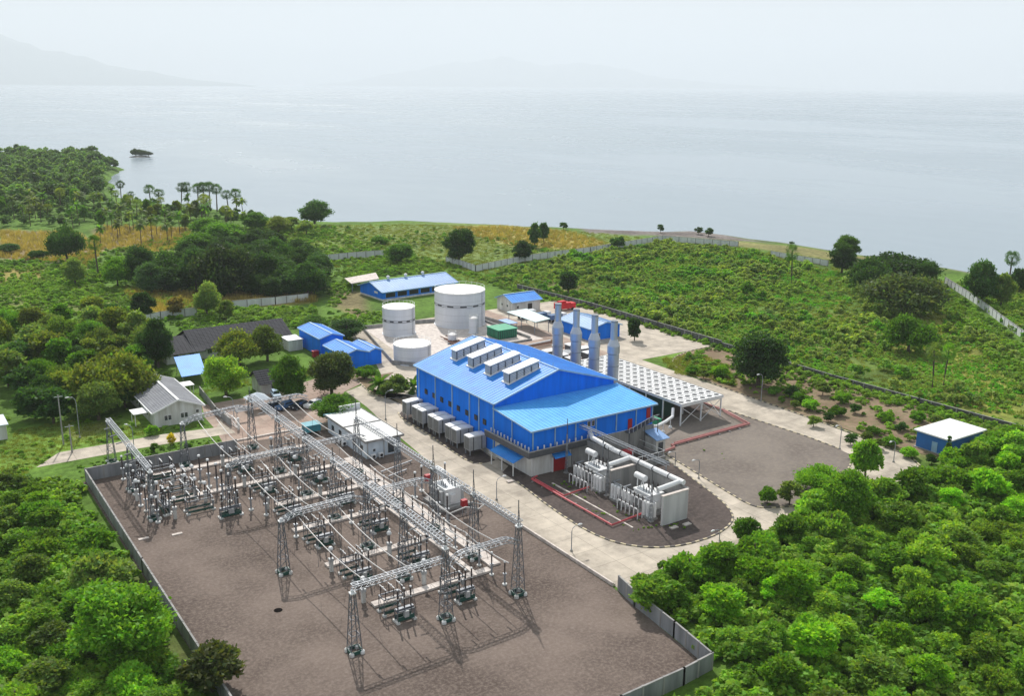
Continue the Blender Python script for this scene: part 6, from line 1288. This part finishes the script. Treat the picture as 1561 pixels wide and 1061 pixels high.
n4_ = wood_([(-10,352),(-10,318),(160,312),(270,322),(400,332),(385,352),(150,350)], 15, 8, ['coco', 'coco', 'fanpalm', 'round'], (2.6, 3.6), (2.6, 3.2), [MDG, GYG, OLV], 'palm of the coconut grove', 'palms of the coconut grove', 'palm')
n5_ = wood_([(150,378),(300,372),(290,348),(200,345),(150,350)], 13, 9, ['coco'], (2.7, 3.4), (2.7, 3.1), [GYG, MDG], 'coconut palm on the tan field', 'palms on the tan field', 'palm')
n6_ = wood_([(190,455),(230,425),(290,395),(360,372),(430,375),(490,400),(500,440),(480,458),(350,458),(260,450)], 9.5, 29, ['big', 'spread', 'big'], (4.6, 6.4), (1.45, 1.75), [(.028, .062, .024), (.034, .078, .032), (.032, .075, .026)], 'tree of the dark wood', 'trees of the dark wood')
print('woods', n6_, n1_, n2_, n3_, n4_, n5_)

# ------------------------------------------------------------------ ground cover by geometry nodes
def bush_proto(name, R_, H_, n, size, seed, material, lob=6, flat=.8):
    ce, ra = lobes(R_, H_, 0, lob, seed, 'dome'); return leaves(name, ce, ra, n, size, seed, material, shell=.3, updir=.45, link=False, zmin=0)
def tuft(name, n, r, h, w, seed, material):
    g = np.random.default_rng(seed); V = []; F_ = []; C = []
    for i in range(n):
        a = g.random()*6.28; q = r*math.sqrt(g.random()); x, y = q*math.cos(a), q*math.sin(a); b = g.random()*6.28; hh = h*g.uniform(.6, 1.2); lx, ly = math.cos(b)*w, math.sin(b)*w; tx, ty = g.normal()*h*.25, g.normal()*h*.25
        m_ = len(V); V += [(x-lx, y-ly, 0), (x+lx, y+ly, 0), (x+tx, y+ty, hh)]; F_.append((m_, m_+1, m_+2)); C += [g.uniform(.7, 1.3)]*3
    return mesh_np(name, np.array(V), np.array(F_), np.repeat(np.array(C)[:, None], 3, 1), material=material, link=False)
def gn_scatter(name, x, y, sc, protos, label, cat, idx=None, z=None):
    n = len(x); me = bpy.data.meshes.new(name); me.vertices.add(n); zz = ground_z(x, y)-.04 if z is None else z
    me.vertices.foreach_set('co', np.stack([x, y, zz], 1).astype(np.float32).ravel())
    a = me.attributes.new('sc', 'FLOAT', 'POINT'); a.data.foreach_set('value', sc.astype(np.float32))
    a = me.attributes.new('rz', 'FLOAT', 'POINT'); a.data.foreach_set('value', (rng.random(n)*6.28).astype(np.float32))
    a = me.attributes.new('ix', 'INT', 'POINT'); a.data.foreach_set('value', (idx if idx is not None else rng.integers(0, len(protos), n)).astype(np.int32))
    o = bpy.data.objects.new(name, me); COL.objects.link(o)
    ng = bpy.data.node_groups.new(name, 'GeometryNodeTree'); ng.interface.new_socket('Geometry', in_out='INPUT', socket_type='NodeSocketGeometry'); ng.interface.new_socket('Geometry', in_out='OUTPUT', socket_type='NodeSocketGeometry')
    N = ng.nodes; gi = N.new('NodeGroupInput'); goo = N.new('NodeGroupOutput'); ip = N.new('GeometryNodeInstanceOnPoints'); j = N.new('GeometryNodeJoinGeometry')
    for p in reversed(protos):
        oi = N.new('GeometryNodeObjectInfo'); oi.inputs['Object'].default_value = p; oi.inputs['As Instance'].default_value = True; ng.links.new(oi.outputs['Geometry'], j.inputs[0])
    def attr(nm, ty):
        q = N.new('GeometryNodeInputNamedAttribute'); q.data_type = ty; q.inputs['Name'].default_value = nm; return q
    s_, r_, i_ = attr('sc', 'FLOAT'), attr('rz', 'FLOAT'), attr('ix', 'INT'); cx = N.new('ShaderNodeCombineXYZ'); ng.links.new(r_.outputs['Attribute'], cx.inputs[2])
    ng.links.new(gi.outputs[0], ip.inputs['Points']); ng.links.new(j.outputs[0], ip.inputs['Instance']); ip.inputs['Pick Instance'].default_value = True
    ng.links.new(i_.outputs['Attribute'], ip.inputs['Instance Index']); ng.links.new(cx.outputs[0], ip.inputs['Rotation']); ng.links.new(s_.outputs['Attribute'], ip.inputs['Scale']); ng.links.new(ip.outputs[0], goo.inputs[0])
    md = o.modifiers.new('scatter', 'NODES'); md.node_group = ng
    return tag(o, label, cat, kind='stuff')
BUSH = [bush_proto('bush', 1.3, 1.7, 520, .36, 100+k, COVER) for k in range(4)]
UND = [bush_proto('bush', 1.2, 1.3, 520, .32, 110+k, COVER_B) for k in range(4)]
TUFT = [tuft('tuft', 60, .9, .5, .05, 120+k, GRS) for k in range(3)]
MAIZE = [tuft('stalk', 26, .9, 1.7, .09, 130+k, DRY) for k in range(3)]
def clump(x, y, s, lo, seed=0): return (wob(x, y, s, seed)+.35*rng.normal(size=x.shape)) > lo
# bushy meadow
ax_, ay_ = scatter_pts([(780,405),(900,388),(1010,371),(1125,380),(1200,400),(1300,420),(1440,470),(1490,500),(1561,560),(1561,640),(1400,608),(1260,574),(1180,554),(1100,524),(1000,494),(905,464),(800,440),(730,425)], 1.75, 11)
dens = wob(ax_, ay_, 13, 3)+.5*rng.normal(size=ax_.shape); rt = np.array([780.5+F0*(Vector((x, y, -CAMH)).dot(RGT))/(Vector((x, y, -CAMH)).dot(FWD)) for x, y in zip(ax_, ay_)])
k = dens > np.where(rt > 1230, .35, -.05)
gn_scatter('meadow_bushes', ax_[k], ay_[k], (.5+1.5*rng.random(k.sum())**2.4)*(1+.4*wob(ax_[k], ay_[k], 15, 8)), BUSH, 'low green bushes covering the wide meadow beyond the plant', 'bushes')
ax_, ay_ = scatter_pts([(380,345),(510,343),(700,343),(870,352),(1000,362),(1125,378),(1300,400),(1440,430),(1561,560),(1561,640),(1400,608),(1100,524),(905,464),(800,440),(620,420),(500,405),(400,380)], 3.0, 12)
CREEP = [bush_proto('creeper', 1.3, .55, 260, .34, 140+j, leaf_mat('creeper leaves', [(.15, .34, .035), (.26, .38, .08), (.13, .40, .025), (.34, .38, .12)], .15) if j == 0 else CRM, lob=5) if j == 0 else None for j in range(1)]
CRM = CREEP[0].data.materials[0]; CREEP += [bush_proto('creeper', 1.3, .55, 260, .34, 141+j, CRM, lob=5) for j in range(2)]
cx2, cy2 = scatter_pts([(780,405),(900,388),(1010,371),(1125,380),(1200,400),(1300,420),(1440,470),(1490,500),(1561,560),(1561,640),(1400,608),(1260,574),(1180,554),(1100,524),(1000,494),(905,464),(800,440),(730,425)], 1.7, 41)
d2 = wob(cx2, cy2, 13, 3)+.3*rng.normal(size=cx2.shape); rt2 = np.array([780.5+F0*(Vector((x, y, -CAMH)).dot(RGT))/(Vector((x, y, -CAMH)).dot(FWD)) for x, y in zip(cx2, cy2)]); k2 = (d2 < .35)&(wob(cx2, cy2, 21, 6) > np.where(rt2 > 1290, .05, -.5)); gn_scatter('meadow_creepers', cx2[k2], cy2[k2], .55+.6*rng.random(k2.sum()), CREEP, 'bright low creepers and grass between the meadow bushes', 'creepers')
gn_scatter('meadow_grass', ax_, ay_, .8+.8*rng.random(len(ax_)), TUFT, 'tufts of yellow green grass across the meadow and the far fields', 'grass')
ax_, ay_ = scatter_pts([(400,350),(500,345),(690,350),(860,385),(800,395),(700,400),(590,385),(480,400),(400,385)], 4.2, 13); k = clump(ax_, ay_, 14, .15, 2)
gn_scatter('field_bushes', ax_[k], ay_[k], .6+.8*rng.random(k.sum()), BUSH, 'scattered low bushes in the far green fields', 'bushes')
ax_, ay_ = scatter_pts([(500,420),(590,392),(690,405),(790,440),(850,450),(835,470),(740,430),(690,415),(560,425),(510,470),(585,480),(660,500),(580,500),(500,490)], 1.9, 14, mask=free); k = clump(ax_, ay_, 9, -.5, 4)
gn_scatter('plant_surround_bushes', ax_[k], ay_[k], .45+.7*rng.random(k.sum()), UND, 'green bushes and weeds round the long blue workshop', 'bushes')
def between(a, b):                       # keep roads, houses and paving clear
    m_ = free(a, b)
    for bx in ((45.5, 60, 202.5, 228), (10, 22, 212, 221), (60, 98, 228, 270), (72, 86, 212, 222), (92, 111, 220, 254), (56, 92, 183, 222), (140, 176, 288, 326)): m_ &= ~((a > bx[0]) & (a < bx[1]) & (b > bx[2]) & (b < bx[3]))
    rd_ = np.array([P2(40,722),P2(200,690),P2(300,672),P2(365,662),(60,199),(62,206),P2(330,648),P2(250,658),P2(90,688)]); m_ &= ~inpoly(a, b, rd_); return m_
ax_, ay_ = scatter_pts([(0,430),(190,436),(360,470),(480,470),(500,500),(420,500),(300,520),(240,480),(0,560)], 1.9, 15, mask=between); k = clump(ax_, ay_, 9, -.35, 6)
k = k & (wob(ax_, ay_, 19, 2) > -.25)
gn_scatter('left_undergrowth', ax_[k], ay_[k], .6+.9*rng.random(k.sum()), UND, 'low green undergrowth between the maize strip and the left wood', 'undergrowth')
ax_, ay_ = scatter_pts([(0,640),(110,620),(200,600),(230,560),(330,560),(480,560),(600,560),(600,620),(520,600),(400,640),(300,600),(330,652),(240,668),(60,712),(0,740)], 1.8, 16, mask=between); k = clump(ax_, ay_, 8, .1, 1)
gn_scatter('garden_undergrowth', ax_[k], ay_[k], .3+.45*rng.random(k.sum()), UND, 'low weeds and bushes on the grass round the white house', 'undergrowth')
ax_, ay_ = scatter_pts([(29, 183), (57, 183), (57, 192.5), (29, 191)], 1.3, 17, world=True, mask=between); gn_scatter('verge_weeds', ax_, ay_, .18+.3*rng.random(len(ax_)), UND, 'yellow green weeds between the back wall and the white road', 'weeds')
ax_, ay_ = scatter_pts([(27,50),(27,181),(15,190),(-30,190),(-30,60)], 1.55, 18, world=True, mask=lambda a, b: (a < 27.3-1.1*(wob(a, b, 7, 3) > .1)))
gn_scatter('left_thicket_cover', ax_, ay_, .8+1.3*rng.random(len(ax_))**1.8, UND, 'dense low greenery filling the slope left of the switchyard', 'undergrowth')
ax_, ay_ = scatter_pts([(86.8,97.3),(86.2,92),(85,84),(84,75),(82,72.5),(50,73.5),(50,50),(205,50),(215,103),(199,100),(172,101),(158,98),(148,98.6),(131,99.8),(120,98.8),(106,97.4),(99,97),(93,98)], 1.6, 19, world=True, mask=free)
gn_scatter('right_thicket_cover', ax_, ay_, .8+1.5*rng.random(len(ax_))**1.8, UND, 'dense low greenery under the trees of the bottom right', 'undergrowth')
ax_, ay_ = scatter_pts([(170.5,104),(196,104),(195.8,189),(187,188.5),(179,186),(173.5,180),(171.5,172)], 2.0, 20, world=True, mask=lambda a, b: ~((a > 170) & (a < 186) & (b > 100) & (b < 113))); k = clump(ax_, ay_, 10, -.15, 9)
gn_scatter('strip_weeds', ax_[k], ay_[k], .4+.75*rng.random(k.sum()), UND, 'patchy weeds on the brown planted strip', 'weeds', z=np.full(k.sum(), .08))
ax_, ay_ = scatter_pts([P2(1010,548), P2(1062,540), P2(1108,556), P2(1120,590), P2(1075,578), P2(1030,570)], 1.1, 21, world=True); gn_scatter('island_grass', ax_, ay_, .7+.6*rng.random(len(ax_)), TUFT, 'short green grass at the curved corner of the north road', 'grass', z=np.full(len(ax_), .08))
ax_, ay_ = scatter_pts([(1440,432),(1561,440),(1620,500),(1561,525),(1490,462)], 2.2, 22); gn_scatter('shore_bushes', ax_, ay_, .7+1.0*rng.random(len(ax_)), BUSH, 'low bushes between the right fence and the sea', 'bushes')
for nm, px, sp in (('maize', [(190,442),(300,448),(482,452),(480,460),(360,466),(250,480),(205,466)], 1.6), ('dry_maize', [(0,352),(110,354),(150,372),(140,398),(60,400),(0,393)], 2.6)):
    ax_, ay_ = scatter_pts(px, sp, 23); gn_scatter(nm, ax_, ay_, .8+.5*rng.random(len(ax_)), MAIZE, 'ripe yellow maize in the strip behind the left wood' if nm == 'maize' else 'dry tan maize in the far left field', 'maize')
ax_, ay_ = scatter_pts([(150,345),(290,348),(290,375),(230,385),(160,380),(120,420)], 2.6, 24); gn_scatter('dry_maize', ax_, ay_, .8+.5*rng.random(len(ax_)), MAIZE, 'dry tan maize between the coconut palms', 'maize')
ax_, ay_ = scatter_pts([(690,347),(770,344),(870,354),(922,372),(900,383),(860,379),(780,374),(700,354)], 3.0, 25); gn_scatter('golden_crop', ax_, ay_, .7+.5*rng.random(len(ax_)), MAIZE, 'golden crop in the field by the shore', 'crop')
ax_, ay_ = scatter_pts([(-20,410),(60,400),(140,400),(190,430),(60,436),(-20,430)], 3.0, 26); k = clump(ax_, ay_, 12, .1, 3); gn_scatter('plot_bushes', ax_[k], ay_[k], .9+.8*rng.random(k.sum()), UND, 'rows of leafy plants round the small yellow plot', 'bushes')
ax_, ay_ = scatter_pts([(-20,470),(-20,400),(150,385),(200,375),(300,350),(400,345),(500,350),(590,380),(690,402),(560,425),(500,420),(480,450),(190,440)], 2.6, 33, mask=between); k = clump(ax_, ay_, 11, -.55, 4)
gn_scatter('wood_floor', ax_[k], ay_[k], .5+.8*rng.random(k.sum()), UND, 'weeds and saplings on the floor of the dark wood and the plots round it', 'undergrowth')
ax_, ay_ = scatter_pts([(192.5,105),(201,103),(200,150),(199,190),(198.5,246),(196,284),(191,284),(194,246),(194,190),(193,150)], 1.6, 34, world=True); gn_scatter('wall_bushes', ax_, ay_, .55+.75*rng.random(len(ax_)), UND, 'bushes growing along both sides of the dark weathered wall', 'bushes')
ax_, ay_ = scatter_pts([(0,660),(110,640),(190,650),(215,630),(300,600),(400,560),(480,500),(600,520),(600,600),(330,652),(240,668),(60,712),(0,740)], 1.0, 36, mask=between)
gn_scatter('garden_grass', ax_, ay_, .35+.5*rng.random(len(ax_)), TUFT, 'bright grass round the white house and the gardens', 'grass')
ax_, ay_ = scatter_pts([(1370,430),(1440,436),(1561,530),(1561,600),(1480,520),(1420,470)], 2.2, 37); gn_scatter('fence_foot_bushes', ax_, ay_, .5+.9*rng.random(len(ax_)), UND, 'bright low bushes at the foot of the right fence', 'bushes')
ax_, ay_ = scatter_pts([(98,111),(104,110),(108,106),(103,134),(98,134)], 1.1, 38, world=True); k = clump(ax_, ay_, 3, .1, 3); gn_scatter('gravel_weeds', ax_[k], ay_[k], .1+.22*rng.random(k.sum()), UND, 'small weeds on the dark gravel below the transformers', 'weeds', z=np.full(k.sum(), .1))
ax_, ay_ = scatter_pts([(122.9,106),(127,112),(128,126),(133,134),(150,112),(140,104.5)], 1.6, 39, world=True); k = clump(ax_, ay_, 5, .62, 7); gn_scatter('lot_weeds', ax_[k], ay_[k], .1+.2*rng.random(k.sum()), UND, 'sparse weeds on the grey gravel lot', 'weeds', z=np.full(k.sum(), .09))
# far-off woods that read as one mass
FT = [t.children[0] for t, _, _ in (TREES['big'][:2]+TREES['spread'][:2])]
FARL = leaf_mat('far wood leaves', [(.07, .16, .045), (.14, .24, .075), (.09, .18, .055)], .35)
FARP = []
for k in range(4):
    ce, ra = lobes(5, 8, 1.5, 16, 200+k, 'round'); FARP.append(leaves('far_tree', ce, ra, 1300, 1.15, 200+k, FARL, link=False))
ax_, ay_ = scatter_pts([(-60,330),(-60,242),(100,243),(150,247),(180,254),(160,262),(152,270),(162,284),(150,300),(120,308),(60,322)], 8.0, 27); gn_scatter('far_wood', ax_, ay_, .65+.95*rng.random(len(ax_))**2, FARP, 'far wood covering the headland at the left', 'wood')
ax_, ay_ = scatter_pts([(-60,352),(-60,322),(150,306),(240,316),(400,334),(400,345),(300,340),(150,345)], 10, 28); gn_scatter('grove_understorey', ax_, ay_, .4+.35*rng.random(len(ax_)), FARP, 'mixed green understorey beneath the coconut grove', 'wood')
# islet
q = P(213, 239, -4); b = MB(); b.lathe(q.x, q.y, [(.1, -6), (13, -6), (10, -3.6), (5, -2.6), (.1, -2.2)], 18); o = b.build('islet', grey_wall); move_centre(o); tag(o, 'small rocky islet off the headland', 'islet', kind='structure')
for k, (dx, dy, r_, h_) in enumerate(((-4, 0, 5, 8), (3, 2, 6, 7), (8, -2, 4.5, 5), (0, -3, 4, 6))): plant('spread', q.x+dx*.82-dy*.5, q.y-dx*.5+dy*.8, r_, h_, '%s tree from the left on the small rocky islet' % ('first', 'third', 'fourth', 'second')[k], 'tree', (.035, .06, .03), 'trees on the islet', z=-3)
# ------------------------------------------------------------------ haze
hz = MB(); hz.box(-32000, 42000, -3000, 48000, -16, 2250); hv = bpy.data.materials.new('haze air'); hv.use_nodes = True; t = hv.node_tree; t.nodes.clear(); o = nd(t, 'ShaderNodeOutputMaterial'); v = nd(t, 'ShaderNodeVolumePrincipled'); v.inputs['Color'].default_value = (.90, .95, 1, 1); v.inputs['Density'].default_value = .000085; v.inputs['Anisotropy'].default_value = .1; t.links.new(v.outputs[0], o.inputs['Volume'])
ho = hz.build('haze', hv); tag(ho, 'pale sea haze filling the air', 'haze', kind='stuff')
for o in bpy.data.objects:
    if '_base' in o: del o['_base']
# look-alikes of one wood: count them from the left among those described alike
same = {}
for o in scene.objects:
    if o.parent is None and 'label' in o and o.get('category') in ('tree', 'palm', 'shrub'): same.setdefault(o['label'], []).append(o)
for lab, os_ in same.items():
    if len(os_) > 1 and len(lab.split()) <= 13:
        def col_(o):
            q = o.location-Vector((0, 0, CAMH)); return q.dot(RGT)/q.dot(FWD)
        os_.sort(key=col_)
        for i, o in enumerate(os_): o['label'] = lab+(', leftmost' if i == 0 else ', rightmost' if i == len(os_)-1 else ', '+(ORD+['thirteenth', 'fourteenth'])[i]+' from left')
